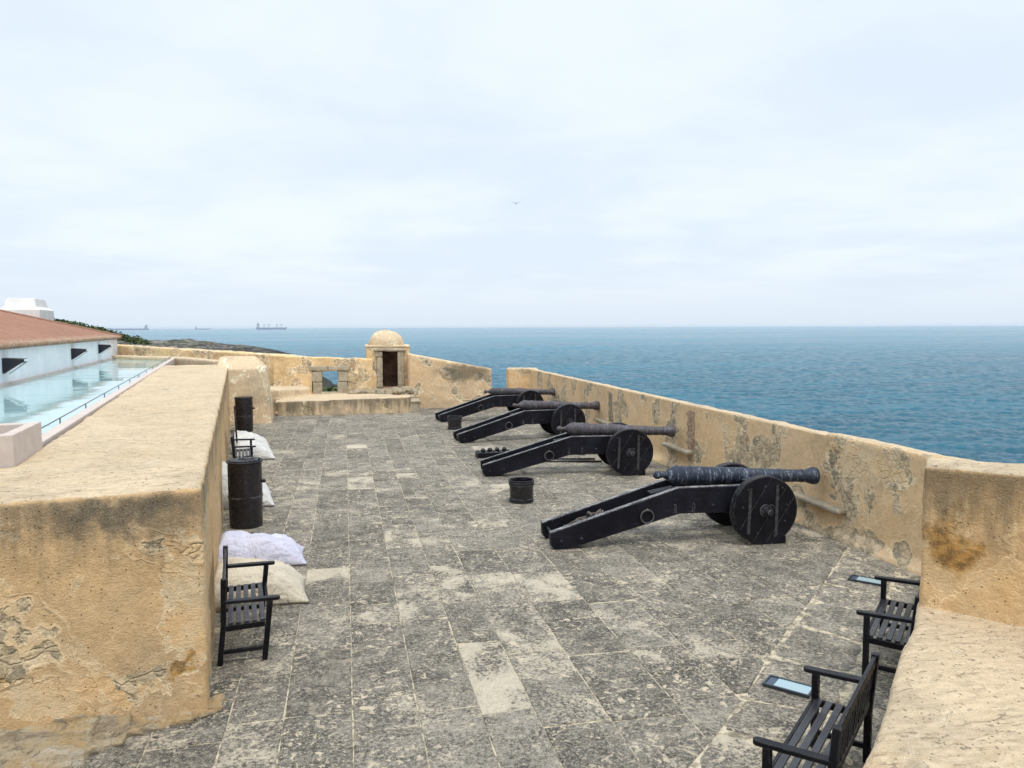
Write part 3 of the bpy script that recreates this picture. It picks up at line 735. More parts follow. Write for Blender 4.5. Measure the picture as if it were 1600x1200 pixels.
def far_walls():
    # long back wall with the gun port
    root = empty('back_wall', (-4, 36, 0)); tag(root, 'ochre back wall with a small stone framed gun port at the far end of terrace', 'wall')
    bm = B(); Yw = 34.35; th = .75
    def seg(a, b, za, zb, z0=-4):
        a = Vector(a); b = Vector(b); d = (b - a).normalized(); n = Vector((-d.y, d.x)) * th
        if n.y < 0: n = -n
        prism(bm, [a, b, b + n, a + n], z0, [za, zb, zb, za])
    seg((.1, Yw), (1.2, Yw), 2.12, 2.08); seg((-3.0, Yw), (-1.4, Yw), 2.27, 2.2); seg((-1.45, Yw), (.15, Yw), 2.2, 2.12, 1.72)
    seg((-1.45, Yw), (.15, Yw), .6, .6); seg((-12.6, 44.6), (-2.6, Yw + .02), 2.62, 2.28)
    w = rough('wall_body', bm, M['far_wall'], root, .05, 1, None, .035, 2.2, 5); w.location = -root.location
    # gun port surround: two dressed blocks each side, two lintel stones, sill
    for i, (x0, x1, z0, z1) in enumerate(((-1.42, -.97, 1.12, 1.57), (-1.37, -.98, .58, 1.11), (-.31, .13, 1.12, 1.57), (-.32, .1, .58, 1.11))):
        bm = B(); box(bm, ((x0 + x1) / 2, Yw + .28, (z0 + z1) / 2), (x1 - x0, .66, z1 - z0))
        s = rough('jamb_stone', bm, M['ashlar'], root, .035, 2, None, .02, 3, i); s.location = -root.location
    for i, (x0, x1) in enumerate(((-1.52, -.73), (-.71, .2))):
        bm = B(); box(bm, ((x0 + x1) / 2, Yw + .27, 1.685), (x1 - x0, .7, .22)); s = rough('lintel_stone', bm, M['ashlar'], root, .035, 2, None, .03, 3, i + 7); s.location = -root.location
    bm = B(); box(bm, (-.65, Yw + .2, .6), (.8, .75, .1)); s = rough('port_sill', bm, M['ashlar'], root, .035, 1, None, .03, 3, 3); s.location = -root.location

    # lower wall right of the sentry box, falling towards the corner gap
    root = empty('corner_wall', (4.5, 32.6, 0)); tag(root, 'grey stained plaster wall sloping down from sentry box to the corner gap', 'wall')
    bm = B(); prism(bm, [(2.7, 34.42), (2.7, 33.3), (6.08, 32.05), (6.2, 32.6), (2.98, 33.9), (2.98, 34.42)], -4, [2.33, 2.33, 1.68, 1.68, 2.28, 2.3])
    prism(bm, [(6.0, 32.15), (7.2, 32.95), (7.1, 33.3), (6.0, 32.6)], -4, .55)
    w = rough('wall_body', bm, M['corner_wall'], root, .055, 2, None, .022, 1.5, 6); w.location = -root.location

    # domed sentry box
    root = empty('sentry_box', (1.85, 35.2, 0)); tag(root, 'small domed stone sentry box with dark doorway in the far corner', 'sentry box')
    bm = B(); y0 = 34.45; y1 = 36.2
    prism(bm, [(.95, y0), (1.4, y0), (1.4, y1), (.95, y1)], -3, 2.6); prism(bm, [(2.56, y0), (2.84, y0), (2.84, y1), (2.56, y1)], -3, 2.6)
    prism(bm, [(.95, y1 - .3), (2.84, y1 - .3), (2.84, y1), (.95, y1)], -3, 2.6); prism(bm, [(.95, y0), (2.84, y0), (2.84, y1), (.95, y1)], 2.5, 2.62)
    prism(bm, [(.95, y0), (2.84, y0), (2.84, y1), (.95, y1)], -3, .78)
    w = rough('wall_body', bm, M['far_wall'], root, .045, 2, None, .02, 2, 8); w.location = -root.location
    bm = B(); prism(bm, [(.9, y0 - .04), (2.87, y0 - .04), (2.87, y1 + .05), (.9, y1 + .05)], 2.57, 2.68)
    w = rough('cornice', bm, M['tower'], root, .04, 1, None, .015, 2, 9); w.location = -root.location
    bm = B(); pr = [(0, .8)] + [(.70 * math.sin(a) ** .94, .8 * math.cos(a) ** 1.06 if a < 1.57 else 0) for a in [i * math.pi / 24 for i in range(1, 13)]]
    lathe(bm, [(-.1, .8)] + pr, Matrix.Translation((1.85, 35.2, 2.66)) @ ZUP, 40)
    w = rough('dome', bm, M['tower'], root, .045, 1, None, .035, 2.5, 10); w.location = -root.location
    for x0, x1, z0, z1 in ((1.38, 1.635, .8, 2.15), (1.3, 1.63, 2.16, 2.41), (2.3, 2.6, .8, 2.41)):
        bm = B(); box(bm, ((x0 + x1) / 2, y0 + .05, (z0 + z1) / 2), (x1 - x0, .26, z1 - z0)); s = rough('door_jamb', bm, M['ashlar'], root, .03, 2, None, .012, 3, x0); s.location = -root.location
    bm = B(); prism(bm, [(1.24, y0 - .14), (2.68, y0 - .12), (2.68, y0 + .2), (1.24, y0 + .2)], 2.41, [2.53, 2.5, 2.58, 2.58]); s = rough('lintel', bm, M['ashlar'], root, .03, 2, None, .03, 3, 2); s.location = -root.location
    bm = B()      # brown lining of the inside, darker than the outer walls
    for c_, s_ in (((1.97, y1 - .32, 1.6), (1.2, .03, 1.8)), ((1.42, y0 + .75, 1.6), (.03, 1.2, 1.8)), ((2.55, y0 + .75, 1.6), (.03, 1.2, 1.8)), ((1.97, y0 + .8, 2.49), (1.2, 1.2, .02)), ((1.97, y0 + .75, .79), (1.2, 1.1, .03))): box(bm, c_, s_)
    s = obj('inner_lining', bm, M['brown_inside'], root); s.location = -root.location

    # raised gun platform
    root = empty('gun_platform', (0, 32, 0)); tag(root, 'raised plastered step platform in front of the gun port', 'platform')
    bm = B()
    prism(bm, [(-2.72, 31.5), (-2.4, 31.32), (.6, 31.28), (2.4, 31.22), (2.62, 31.5), (2.7, 34.4), (-2.75, 34.4)], -.4, [.54, .57, .62, .66, .66, .62, .6])
    prism(bm, [(-3.9, 31.9), (-2.6, 32.0), (-1.45, 33.3), (-1.5, 34.4), (-3.9, 34.4)], -.4, [1.0, .98, .92, .95, 1.]) 
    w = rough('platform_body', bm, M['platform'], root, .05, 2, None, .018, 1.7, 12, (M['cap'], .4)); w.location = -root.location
    rnd = random.Random(9)
    bm = B()
    for _ in range(70):
        q = rnd.random(); x = .2 + 2.5 * q; y = 34.1 - rnd.random() * (.35 + 1.0 * q); z = .63 + rnd.random() * (.08 + .12 * q)
        if x > 1.4: y -= rnd.random() * .5
        r_ = rnd.uniform(.1, .24)
        bmesh.ops.create_icosphere(bm, subdivisions=2, radius=r_, matrix=Matrix.Translation((x, y, z)) @ Matrix.Rotation(rnd.uniform(0, 3), 4, 'Z') @ Matrix.Diagonal((1.3, .9, .5, 1)))
    prism(bm, [(1.3, 33.4), (2.75, 33.3), (2.75, 34.5), (1.3, 34.5)], .5, .77)
    s = rough('rubble_step', bm, M['rubble'], root, .035, 1, None, .03, 5, 3); s.location = -root.location
    bm = B()
    prism(bm, [(2.45, 31.5), (2.98, 31.55), (3.0, 32.8), (2.5, 32.8)], -.2, .4); prism(bm, [(2.4, 31.9), (2.8, 31.95), (2.82, 33.0), (2.45, 33.0)], -.2, .62)
    box(bm, (2.72, 32.1, .42), (.62, 1.25, .06))
    s = rough('corner_step', bm, M['ashlar'], root, .035, 1, None, .025, 4, 5); s.location = -root.location
    bm = B(); tube(bm, [(-2.66, 31.42, .12), (-2.66, 31.2, .1)], .06, 12); s = obj('drain_pipe', bm, M['brick'], root, smooth=True); s.location = -root.location

    # battered buttress that ends the left wall
    root = empty('buttress', (-3.5, 29.6, 0)); tag(root, 'squat battered buttress with sloping top at the end of the thick wall', 'buttress')
    bm = B()
    lo = [(-4.6, 28.7), (-2.62, 29.1), (-2.72, 31.2), (-4.7, 31.2)]; hi = [(-4.5, 28.95), (-2.84, 29.25), (-2.9, 31.0), (-4.6, 31.0)]; cap = [(-4.45, 29.7), (-3.25, 29.75), (-3.3, 30.6), (-4.5, 30.6)]
    rings = [[bm.verts.new((*p, z)) for p in ring] for ring, z in ((lo, -.3), (hi, 1.97), (cap, 2.4))]
    bm.faces.new(rings[0][::-1]); bm.faces.new(rings[2])
    for A_, C_ in zip(rings, rings[1:]):
        for k in range(4): bm.faces.new((A_[k], A_[(k + 1) % 4], C_[(k + 1) % 4], C_[k]))
    w = rough('buttress_body', bm, M['tower'], root, .045, 4, None, .022, 1.6, 13); w.location = -root.location

    # low cross wall closing the far end of the glazed roof
    root = empty('cross_wall', (*L2(31, -3), 0)); tag(root, 'low pale cross wall at the far end of the glazed roof', 'wall')
    bm = B(); prism(bm, [L2(35.2, -5.6), L2(31., -2.3), L2(26.5, -.6), L2(27.2, -.3), L2(32, -1.8), L2(36.2, -5.5)], -1, 2.12)
    w = rough('wall_body', bm, M['cap'], root, .06, 2, None, .02, 1.5, 14); w.location = -root.location
far_walls()

def W2(s, t): q = math.sqrt(.5); return ((s + t) * q, (s - t) * q)
def near_right():
    root = empty('embrasure_wall', (*W2(5, 0), 0)); tag(root, 'broad sand coloured wall top in the right foreground behind the benches', 'wall')
    bm = B(); prism(bm, [W2(.2, -.56), W2(7.35, -.56), W2(7.35, 3.6), W2(.2, 3.6)], -3, [1.1, 1.1, 1.0, 1.0])
    prism(bm, [W2(7.2, -.5), W2(12.4, -.5), W2(12.4, .2), W2(7.2, .2)], -3, 1.05)
    def d(p):
        t_ = (p.x - p.y) * .7071; k = Vector((0, 0, 0))
        if p.z > .6 and t_ < .3:
            k += Vector((.7071, -.7071, 0)) * (.05 * noise.noise(Vector((p.x * .8, p.y * .8, 1)))); k.z += .02 * noise.noise(p * .9)
        return k
    w = rough('wall_body', bm, M['sill'], root, .04, 6, d, .014, 1.6, 20); w.location = -root.location
    root = empty('end_wall', (*W2(7.4, 1), 0)); tag(root, 'tall ochre stained wall end rising beside the far right bench', 'wall')
    bm = B(); prism(bm, [W2(7.17, -.53), W2(7.62, -.55), W2(7.62, 3.6), W2(7.17, 3.6)], -.2, [2.3, 2.31, 2.34, 2.33])
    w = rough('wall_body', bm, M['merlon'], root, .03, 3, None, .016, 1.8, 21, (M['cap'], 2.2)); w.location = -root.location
near_right()

# ------------------------------------------------------------------ white building with glazed roof
def P3(u, v, z): return (*L2(u, v), z)
def building():
    root = empty('white_building', P3(20, -9, 0)); tag(root, 'low white building with red tiled roof at the far left', 'building')
    off = Vector(root.location)
    def put(o): o.location = -off; return o
    bm = B(); VW = -5.5
    prism(bm, [L2(5, VW), L2(5, VW - 10), L2(37, VW - 10), L2(37, VW)], -1, 2.97)
    put(obj('wall', bm, M['white_wash'], root, bevel=.02))
    bm = B(); prism(bm, [L2(5, VW + .07), L2(5, VW + .001), L2(37, VW + .001), L2(37, VW + .07)], 1.9, 2.03); put(obj('wall_foot', bm, M['pinkish'], root, bevel=.01))
    # hipped tile roof as rows of rounded tiles
    bm = B(); uvl = bm.loops.layers.uv.new('UVMap')
    def roof_z(u, v):      # hipped: slope from the long eave and from the far end
        a = (VW + .16 - v); b = (37.16 - u); c_ = v - (VW - 10.16)
        return 3.0 + min(a, b * .94, c_) * .285
    us = np.arange(8, 37.16, .05); vs = np.arange(VW + .16, VW - 5.2, -.09)
    g = []
    for iv, v in enumerate(vs):
        row = []
        for u in us:
            z = roof_z(u, v); w_ = .05 * abs(math.sin(u * math.pi / .3)) + .02 * ((iv % 4) / 4)
            row.append(bm.verts.new(P3(u, v, z + w_)))
        g.append(row)
    for i in range(len(vs) - 1):
        for j in range(len(us) - 1):
            f_ = bm.faces.new((g[i][j], g[i][j + 1], g[i + 1][j + 1], g[i + 1][j]))
            for l_, (a, b) in zip(f_.loops, ((i, j), (i, j + 1), (i + 1, j + 1), (i + 1, j))): l_[uvl].uv = (vs[a], us[b])
    rf = put(obj('roof', bm, M['tiles'], root, smooth=True, normals=False))
    bm = B()    # eave course of mortared tiles
    u = 5.1
    while u < 37.1:
        tube(bm, [P3(u, VW + .2, 2.985), P3(u, VW - .25, 3.1)], .07, 8); u += .3
    put(obj('eave_tiles', bm, M['brick'], root, smooth=True))
    bm = B()
    e0 = Vector(P3(37.16, VW + .16, 3.04)); pts = [e0 + (Vector(P3(31.9, VW - 4.8, roof_z(31.9, VW - 4.8) + .04)) - e0) * (i / 30) for i in range(31)]
    tube(bm, pts, .09, 8); put(obj('hip_tiles', bm, M['tiles'], root, smooth=True))
    # white chimney behind the hip
    bm = B(); zc = 4.42
    def q4(u0, u1, v0, v1, z): return [bm.verts.new(P3(a, b, z)) for a, b in ((u0, v0), (u1, v0), (u1, v1), (u0, v1))]
    rg = [q4(37.4, 40.6, -9.0, -10.75, -1), q4(37.4, 40.6, -9.0, -10.75, zc), q4(37.6, 40.4, -9.2, -10.6, zc + .16), q4(37.8, 40.1, -9.3, -10.5, zc + .58)]
    bm.faces.new(rg[0]); bm.faces.new(rg[-1])
    for A_, C_ in zip(rg, rg[1:]):
        for k in range(4): bm.faces.new((A_[k], A_[(k + 1) % 4], C_[(k + 1) % 4], C_[k]))
    put(obj('chimney', bm, M['chimney'], root, bevel=.02))
    # sloping metal vent hoods on the wall
    for u, zt, zb in ((16.5, 2.69, 2.27), (25.45, 2.72, 2.3), (31.4, 2.75, 2.33)):
        bm = B(); w_ = .46; dpt = .5
        a = [P3(u - w_ / 2, VW, zt), P3(u + w_ / 2, VW, zt), P3(u + w_ / 2, VW, zb), P3(u - w_ / 2, VW, zb)]
        b = [P3(u - w_ / 2, VW + dpt, zt - .03), P3(u + w_ / 2, VW + dpt, zt - .03), P3(u + w_ / 2, VW + dpt, zt - .1), P3(u - w_ / 2, VW + dpt, zt - .1)]
        av = [bm.verts.new(p) for p in a]; bv = [bm.verts.new(p) for p in b]
        bm.faces.new(av); bm.faces.new(bv[::-1])
        for k in range(4): bm.faces.new((av[k], av[(k + 1) % 4], bv[(k + 1) % 4], bv[k]))
        vt = put(obj('vent_hood', bm, M['vent'], root, bevel=.008))
        bm = B()
        for sgn in (-1, 1):
            bar(bm, P3(u + sgn * w_ * .44, VW + .05, zb - .015), P3(u + sgn * w_ * .44, VW + dpt - .03, zt - .13), .03, .03)
        bar(bm, P3(u - w_ * .44, VW + dpt + .015, zt - .065), P3(u + w_ * .44, VW + dpt + .015, zt - .065), .02, .05)
        obj('hood_trim', bm, M['white_wash'], vt)
    # glazed roof between building and wall
    rg_ = empty('glazed_roof', P3(18, -4, 1.9)); tag(rg_, 'pale blue green glass roof in a narrow strip beside the thick wall', 'glass roof')
    off2 = Vector(rg_.location); rnd = random.Random(2)
    u = 3.4; k = 0
    while u < 34.6:
        u2_ = min(u + 1.55, 34.9); bm = B()
        ta, tb = rnd.uniform(-.006, .006), rnd.uniform(-.006, .006)
        def vr(uu): return -2.02 - (uu - 1.8) * .0165
        prism(bm, [L2(u + .008, VW + .07), L2(u + .008, vr(u) - .12), L2(u2_ - .008, vr(u2_) - .12), L2(u2_ - .008, VW + .07)][::-1], 1.9, [1.955 + ta, 1.955 + tb, 1.955 - ta, 1.955 - tb])
        o = obj('glass_pane', bm, M['roofglass'], rg_); o.location = -off2
        u = u2_
    bm = B()
    prism(bm, [L2(3.0, -1.92), L2(3.0, -2.08), L2(34.9, -2.6), L2(34.9, -2.44)], 1.7, 2.09); o = obj('stone_kerb', bm, M['pinkish'], rg_, bevel=.012); o.location = -off2
    bm = B()
    bar(bm, P3(3.3, -2.13, 2.14), P3(34.8, -2.66, 2.14), .014, .012)
    u = 3.4
    while u < 34.8:
        vv_ = -2.13 - (u - 3.3) * .0168; bar(bm, P3(u, vv_, 1.95), P3(u, vv_, 2.135), .016, .016, (1, 0, 0)); u += 2.3
    o = obj('edge_rail', bm, M['rail'], rg_); o.location = -off2
    bm = B(); prism(bm, [L2(2, -2.2), L2(2, -5.6), L2(35, -5.6), L2(35, -2.7)][::-1], 1.6, 1.895); o = obj('roof_base', bm, M['pinkish'], rg_); o.location = -off2
    # pale rendered upstand box on the wall top
    up = empty('rendered_upstand', P3(2.4, -2.3, 2.05)); tag(up, 'pale pink rendered box kerb standing on the thick wall top', 'upstand')
    o3 = Vector(up.location); bm = B()
    prism(bm, [L2(1.84, -1.85), L2(3.06, -1.85), L2(3.06, -1.97), L2(1.96, -1.97), L2(1.96, -3.2), L2(1.84, -3.2)][::-1], 1.6, 2.38)
    prism(bm, [L2(2.93, -1.975), L2(2.93, -2.3), L2(3.06, -2.3), L2(3.06, -1.975)], 1.6, 2.372)
    o = obj('upstand_wall', bm, M['pinkish'], up, bevel=.012); o.location = -o3
building()

# ------------------------------------------------------------------ cannons
def make_cannon(gun):
    root = empty('cannon')
    prof = [(-3.42, .27), (-1.33, .90), (.36, .90), (.36, .47), (-.62, .475), (-1.31, .485), (-3.1, .012), (-3.35, .012), (-3.41, .08)]
    for s in (1, -1):
        bm = B(); slab_xz(bm, prof, s * .26, s * .37); ch = obj('cheek', bm, M['cannon_wood'], root, bevel=.012)
        bm = B()       # bare worn top edge
        slab_xz(bm, [(-3.4, .281), (-1.33, .906), (-1.33, .9), (-3.41, .272)], s * .268, s * .362)
        slab_xz(bm, [(-1.33, .906), (.35, .906), (.35, .9), (-1.33, .9)], s * .268, s * .362)
        obj('worn_edge', bm, M['worn'], ch)
        bm = B()
        tube(bm, [(-1.86 + .105 * math.cos(a), s * .40, .47 + .105 * math.sin(a)) for a in [i * math.pi / 12 for i in range(24)]], .014, 8, closed=True)
        tube(bm, [(-1.86, s * .36, .575), (-1.86, s * .405, .59), (-1.86, s * .415, .57), (-1.86, s * .36, .56)], .014, 8)
        obj('ring', bm, M['ring_iron'], ch, smooth=True)
        for x, z in ((-1.39, .62), (-1.08, .62), (-3.24, .13), (-2.92, .16), (-.75, .6)):
            bm = B(); bmesh.ops.create_uvsphere(bm, u_segments=10, v_segments=6, radius=.028, matrix=Matrix.Translation((x, s * .372, z)) @ Matrix.Diagonal((1, .8, 1, 1))); obj('bolt', bm, M['iron_dark'], ch, smooth=True)
        for x, z in ((-1.39, .62), (-1.08, .62)): bm = B(); box(bm, (x, s * .3715, z - .05), (.045, .012, .13)); obj('strap_plate', bm, M['iron_dark'], ch)
    # crosspieces between the cheeks
    for x, z, w_, h_ in ((-1.42, .6, .12, .2), (.1, .56, .2, .16), (-2.35, .36, .1, .13), (-2.98, .12, .22, .1)):
        bm = B(); box(bm, (x, 0, z), (w_, .518, h_), Matrix.Rotation(-.3 if x < -1 else 0, 3, 'Y')); obj('transom', bm, M['cannon_wood'], root, bevel=.01)
    bm = B(); box(bm, (-1.48, 0, .765), (.42, .2, .1), Matrix.Rotation(-.18, 3, 'Y')); obj('quoin', bm, M['cannon_wood'], root, bevel=.012)
    bm = B(); tube(bm, [(-3.33, -.36, .2), (-3.33, .36, .2)], .022, 10); obj('tail_rod', bm, M['iron_dark'], root, smooth=True)
    # axle and solid plank wheels
    bm = B(); box(bm, (0, 0, .55), (.17, .98, .17)); obj('axle', bm, M['cannon_wood'], root, bevel=.01)
    for s in (1, -1):
        bm = B(); yM = Matrix.Translation((0, s * .585, .55)) @ Matrix.Rotation(s * math.pi / 2, 4, 'Z')
        lathe(bm, [(-.075, .0), (-.075, .535), (-.06, .55), (-.012, .55), (-.006, .542), (.006, .542), (.012, .55), (.06, .55), (.075, .535), (.075, 0)], yM, 64)
        wh = obj('wheel', bm, M['wheel_wood'], root); autosmooth(wh, 35)
        for c_, ang in ((-.27, .12), (.19, .05)):
            bm = B(); pts = math.sqrt(max(.01, .5 ** 2 - c_ * c_)); box(bm, (c_, s * .664, .55), (.05, .012, pts * 1.75), Matrix.Rotation(ang * .3, 3, 'Y'))
            obj('wheel_strap', bm, M['wheel_strap'], wh)
        for k in range(9):
            bm = B(); a = k * 2 * math.pi / 9 + .2; rr = .45 if k % 2 else .38
            bmesh.ops.create_uvsphere(bm, u_segments=8, v_segments=6, radius=.02, matrix=Matrix.Translation((rr * math.cos(a), s * .66, .55 + rr * math.sin(a))) @ Matrix.Diagonal((1, .7, 1, 1)))
            obj('wheel_bolt', bm, M['iron_dark'], wh, smooth=True)
        for c_ in (-.2, .1, .3):
            bm = B(); h_ = math.sqrt(.52 ** 2 - c_ * c_); d = Vector((math.cos(1.0), 0, math.sin(1.0))); nrm = Vector((-d.z, 0, d.x)); ctr = Vector((0, s * .6605, .55)) - nrm * c_
            bar(bm, ctr - d * h_, ctr + d * h_, .004, .003, nrm)
            obj('board_seam', bm, M['seam'], wh)
        bm = B(); lathe(bm, [(.06, .0), (.06, .105), (.1, .1), (.1, .0)], yM, 24); lathe(bm, [(.09, .0), (.09, .055), (.235, .05), (.25, .04), (.25, 0)], yM, 20)
        hb = obj('hub', bm, M['iron_dark'], wh); autosmooth(hb, 35)
        bm = B(); tube(bm, [(.01, s * .77, .47), (0, s * .77, .64), (.03, s * .775, .665), (.075, s * .775, .645), (.07, s * .775, .61)], .016, 8)
        obj('linchpin', bm, M['iron_dark'], wh, smooth=True)
    # gun barrel
    L = [(-1.57, 0), (-1.565, .03), (-1.54, .055), (-1.51, .064), (-1.475, .06), (-1.44, .04), (-1.40, .043), (-1.36, .065), (-1.32, .10), (-1.27, .135), (-1.215, .152), (-1.2, .165), (-1.17, .167), (-1.155, .155), (-.99, .153), (-.98, .162), (-.95, .162), (-.94, .151), (-.86, .149), (-.85, .155), (-.83, .155), (-.82, .147),
         (-.12, .134), (-.11, .143), (-.08, .143), (-.07, .128), (.52, .113), (.53, .121), (.55, .121), (.56, .110), (.93, .1), (.94, .11), (.965, .11), (.975, .1), (1.02, .106), (1.09, .128), (1.14, .145), (1.17, .147), (1.205, .14), (1.215, .12), (1.215, .058), (.9, .05), (.9, 0)]
    bm = B(); Mx = Matrix.Translation((0, 0, .985)) @ Matrix.Rotation(rad(2.2), 4, 'Y'); lathe(bm, [(a_ * 1.035, r_) for a_, r_ in L], Mx, 40, False)
    g = obj('barrel', bm, gun, root); autosmooth(g, 40)
    bm = B(); tube(bm, [(-.08, -.37, .95), (-.08, .37, .95)], .058, 18); obj('trunnions', bm, gun, g, smooth=True)
    for s in (1, -1): bm = B(); box(bm, (-.08, s * .315, .985), (.3, .06, .02)); obj('trunnion_plate', bm, M['iron_dark'], g, bevel=.006)
    return root

CN = [((6.49, 11.5), (3.2, 11.66), M['gun_blue'], 'black field cannon with dark blue iron barrel, nearest of the four'),
      ((6.5, 17.3), (3.17, 17.66), M['gun_rust'], 'black cannon with rusty barrel, second nearest, directly behind the blue barrelled one'),
      ((6.65, 23.2), (3.13, 22.9), M['gun_rust'], 'black cannon with rusty barrel, third from the camera, its tail beside the far bucket'),
      ((6.7, 28.5), (3.2, 28.1), M['gun_rust'], 'smallest looking black cannon with rusty barrel, farthest of the row by the corner wall')]
protos = {}
cannons = []
for i, (w_, tl, gm, lab) in enumerate(CN):
    if i < 2: c = make_cannon(gm)
    else: c = copy_tree(cannons[1])
    c.location = (*w_, 0); c.rotation_euler.z = math.atan2(w_[1] - tl[1], w_[0] - tl[0])
    tag(c, lab, 'cannon', 'cannons in a row facing the sea'); cannons.append(c)
    # wedge under the near wheel
    a = c.rotation_euler.z; mk = Matrix.Translation((*w_, 0)) @ Matrix.Rotation(a, 4, 'Z')
    bm = B(); slab_xz(bm, [(.12, .003), (.36, .003), (.36, .13), (.3, .13)], -.66, -.5)
    o = obj('wheel_chock', bm, M['cannon_wood'], None, bevel=.006); o.matrix_world = mk
    tag(o, ['small black wedge under the wheel of the blue barrelled cannon', 'small black wedge under the wheel of the second nearest cannon', 'small black wedge under the wheel of the third cannon', 'small black wedge under the wheel of the farthest cannon'][i], 'wheel chock', 'wheel wedges')
    # rope lying at the tail between the cheeks
    rnd = random.Random(30 + i); bm = B()
    if i == 0:
        for k in range(3):
            pts = []; ph = rnd.uniform(0, 6)
            for j in range(40):
                q = j / 39; x = -3.1 + .62 * q; pts.append((x, .12 * math.sin(q * 9 + ph) * (1 - .3 * k) + rnd.uniform(-.008, .008), .245 + .19 * q + .02 * k + .025 * math.sin(q * 14 + k * 2) + max(0, q - .8) * .25))
            tube(bm, pts, .02, 7)
        pts = [(-2.62 + .1 * math.cos(a_), .1 * math.sin(a_) - .02, .43 + .06 * math.sin(a_ * 2 + 1)) for a_ in [j * .4 for j in range(32)]]; tube(bm, pts, .022, 7)
    else:
        pts = [(-3.2 + .16 * math.cos(a_) - .02, .16 * math.sin(a_), .25 + .06 * math.cos(a_) + .01 * math.sin(3 * a_)) for a_ in [j * .3 for j in range(44)]]; tube(bm, pts, .015, 7)
        tube(bm, [(-3.36, -.1, .24), (-3.4, -.08, .12), (-3.38, -.02, .03), (-3.3, .05, .02), (-3.2, .0, .02)], .014, 7)
    M.setdefault('rope', mat_plain('old_rope', (.16, .14, .12), (.07, .06, .055), 30, .95, .8, .01, .1))
    o = obj('rope', bm, M['rope'], None, smooth=True); o.matrix_world = mk
    tag(o, ['frayed rope coil lying in the tail of the blue barrelled cannon', 'thin rope loop at the tail of the second nearest cannon', 'thin rope loop at the tail of the third cannon', 'thin rope loop at the tail of the farthest cannon'][i], 'rope', 'ropes on the cannon tails')

# ------------------------------------------------------------------ buckets, rods, tray with shot
def make_bucket(hh, r, label, loc):
    root = empty('bucket', loc); tag(root, label, 'bucket', 'buckets beside the cannons')
    bm = B(); n = 22; rings = []
    for z, rr in ((.0, r * .93), (hh, r)): rings.append((z, rr))
    prof = [(.0, 0), (.0, r * .93), (hh, r), (hh, r - .025), (.03, r * .93 - .03), (.03, 0)]
    lathe(bm, prof, ZUP, 44, False)
    for v in bm.verts:       # staves: alternate verts pulled in to leave seams
        a = math.atan2(v.co.y, v.co.x); k = (1 - .008 * (math.cos(a * n) < -.6)); v.co.x *= k; v.co.y *= k
    bd = obj('bucket_body', bm, M['staves'], root); autosmooth(bd, 30)
    for z in (.045, hh - .06):
        bm = B(); rr = r * .93 + (r * .07) * z / hh + .004; lathe(bm, [(z - .035, rr), (z - .033, rr + .008), (z + .033, rr + .009), (z + .035, rr)], ZUP, 44, False); h_ = obj('hoop', bm, M['iron_dark'], root); autosmooth(h_, 30)
    bm = B(); tube(bm, [((r) * math.cos(a), (r) * math.sin(a), hh + .004) for a in [i * math.pi / 22 for i in range(44)]], .013, 8, closed=True); obj('rim', bm, M['iron_dark'], root, smooth=True)
    return root
make_bucket(.43, .245, 'black wooden bucket standing alone between the two nearest cannons', (3.38, 14.67, .004))
make_bucket(.43, .245, 'black wooden bucket near the tails of the two far cannons', (3.62, 25.8, .004))

tr = empty('shot_tray', (3.98, 20.0, .004), rad(-2)); tag(tr, 'shallow black tray full of cannonballs behind the second cannon', 'tray')
bm = B(); box(bm, (0, 0, .015), (1.2, .42, .03))
for s in (1, -1): box(bm, (0, s * .2, .075), (1.2, .03, .13)); box(bm, (s * .585, 0, .075), (.03, .368, .13))
obj('tray_body', bm, M['cannon_wood'], tr, bevel=.005)
M['shot'] = mat_plain('black_shot_iron', (.012, .012, .015), (.03, .028, .03), 20, .4, .3)
bm = B(); bmesh.ops.create_icosphere(bm, subdivisions=3, radius=.062); ball0 = obj('cannonball', bm, M['shot'], None, smooth=True)
rnd = random.Random(8); k = 0
for ix in range(8):
    for iy in range(3):
        o = ball0 if k == 0 else ball0.copy()
        if k: COL.objects.link(o)
        o.location = (3.98 - .49 + ix * .138 + rnd.uniform(-.004, .004), 20.0 - .124 + iy * .126 - (ix * .138 - .49) * .035, .034 + .062 + (.0 if rnd.random() < .6 else .004)); k += 1
        tag(o, 'black iron cannonball lying in the shallow tray behind the second cannon', 'cannonball', 'cannonballs in the tray')
for ix in range(4):
    o = ball0.copy(); COL.objects.link(o); o.location = (3.98 - .43 + ix * .2, 20.0 + rnd.uniform(-.06, .06), .19); tag(o, 'black iron cannonball lying in the shallow tray behind the second cannon', 'cannonball', 'cannonballs in the tray')

for (x0, y0, x1, y1, lab, hd) in ((3.9, 19.0, 6.36, 18.46, 'long black rod on the paving, nearest of three behind the second cannon', 0), (4.2, 19.25, 6.31, 18.86, 'black rod on the paving, middle of three behind the second cannon', 1), (4.6, 20.0, 6.31, 19.68, 'black rod on the paving, farthest of three behind the second cannon', 2)):
    d = Vector((x1 - x0, y1 - y0, 0)); Lh = d.length; root = empty('rammer', (x0, y0, .004), math.atan2(d.y, d.x)); tag(root, lab, 'rammer', 'gun tools lying on the paving')
    bm = B(); tube(bm, [(0, 0, .055), (Lh, 0, .03)], .026, 12); obj('shaft', bm, M['staves'], root, smooth=True)
    bm = B(); lathe(bm, [(-.16, 0), (-.16, .05), (-.14, .055), (.0, .055), (.03, .03), (.05, .026)], Matrix.Translation((0, 0, .057)), 16); autosmooth(obj('rammer_head', bm, M['iron_dark'], root), 35)

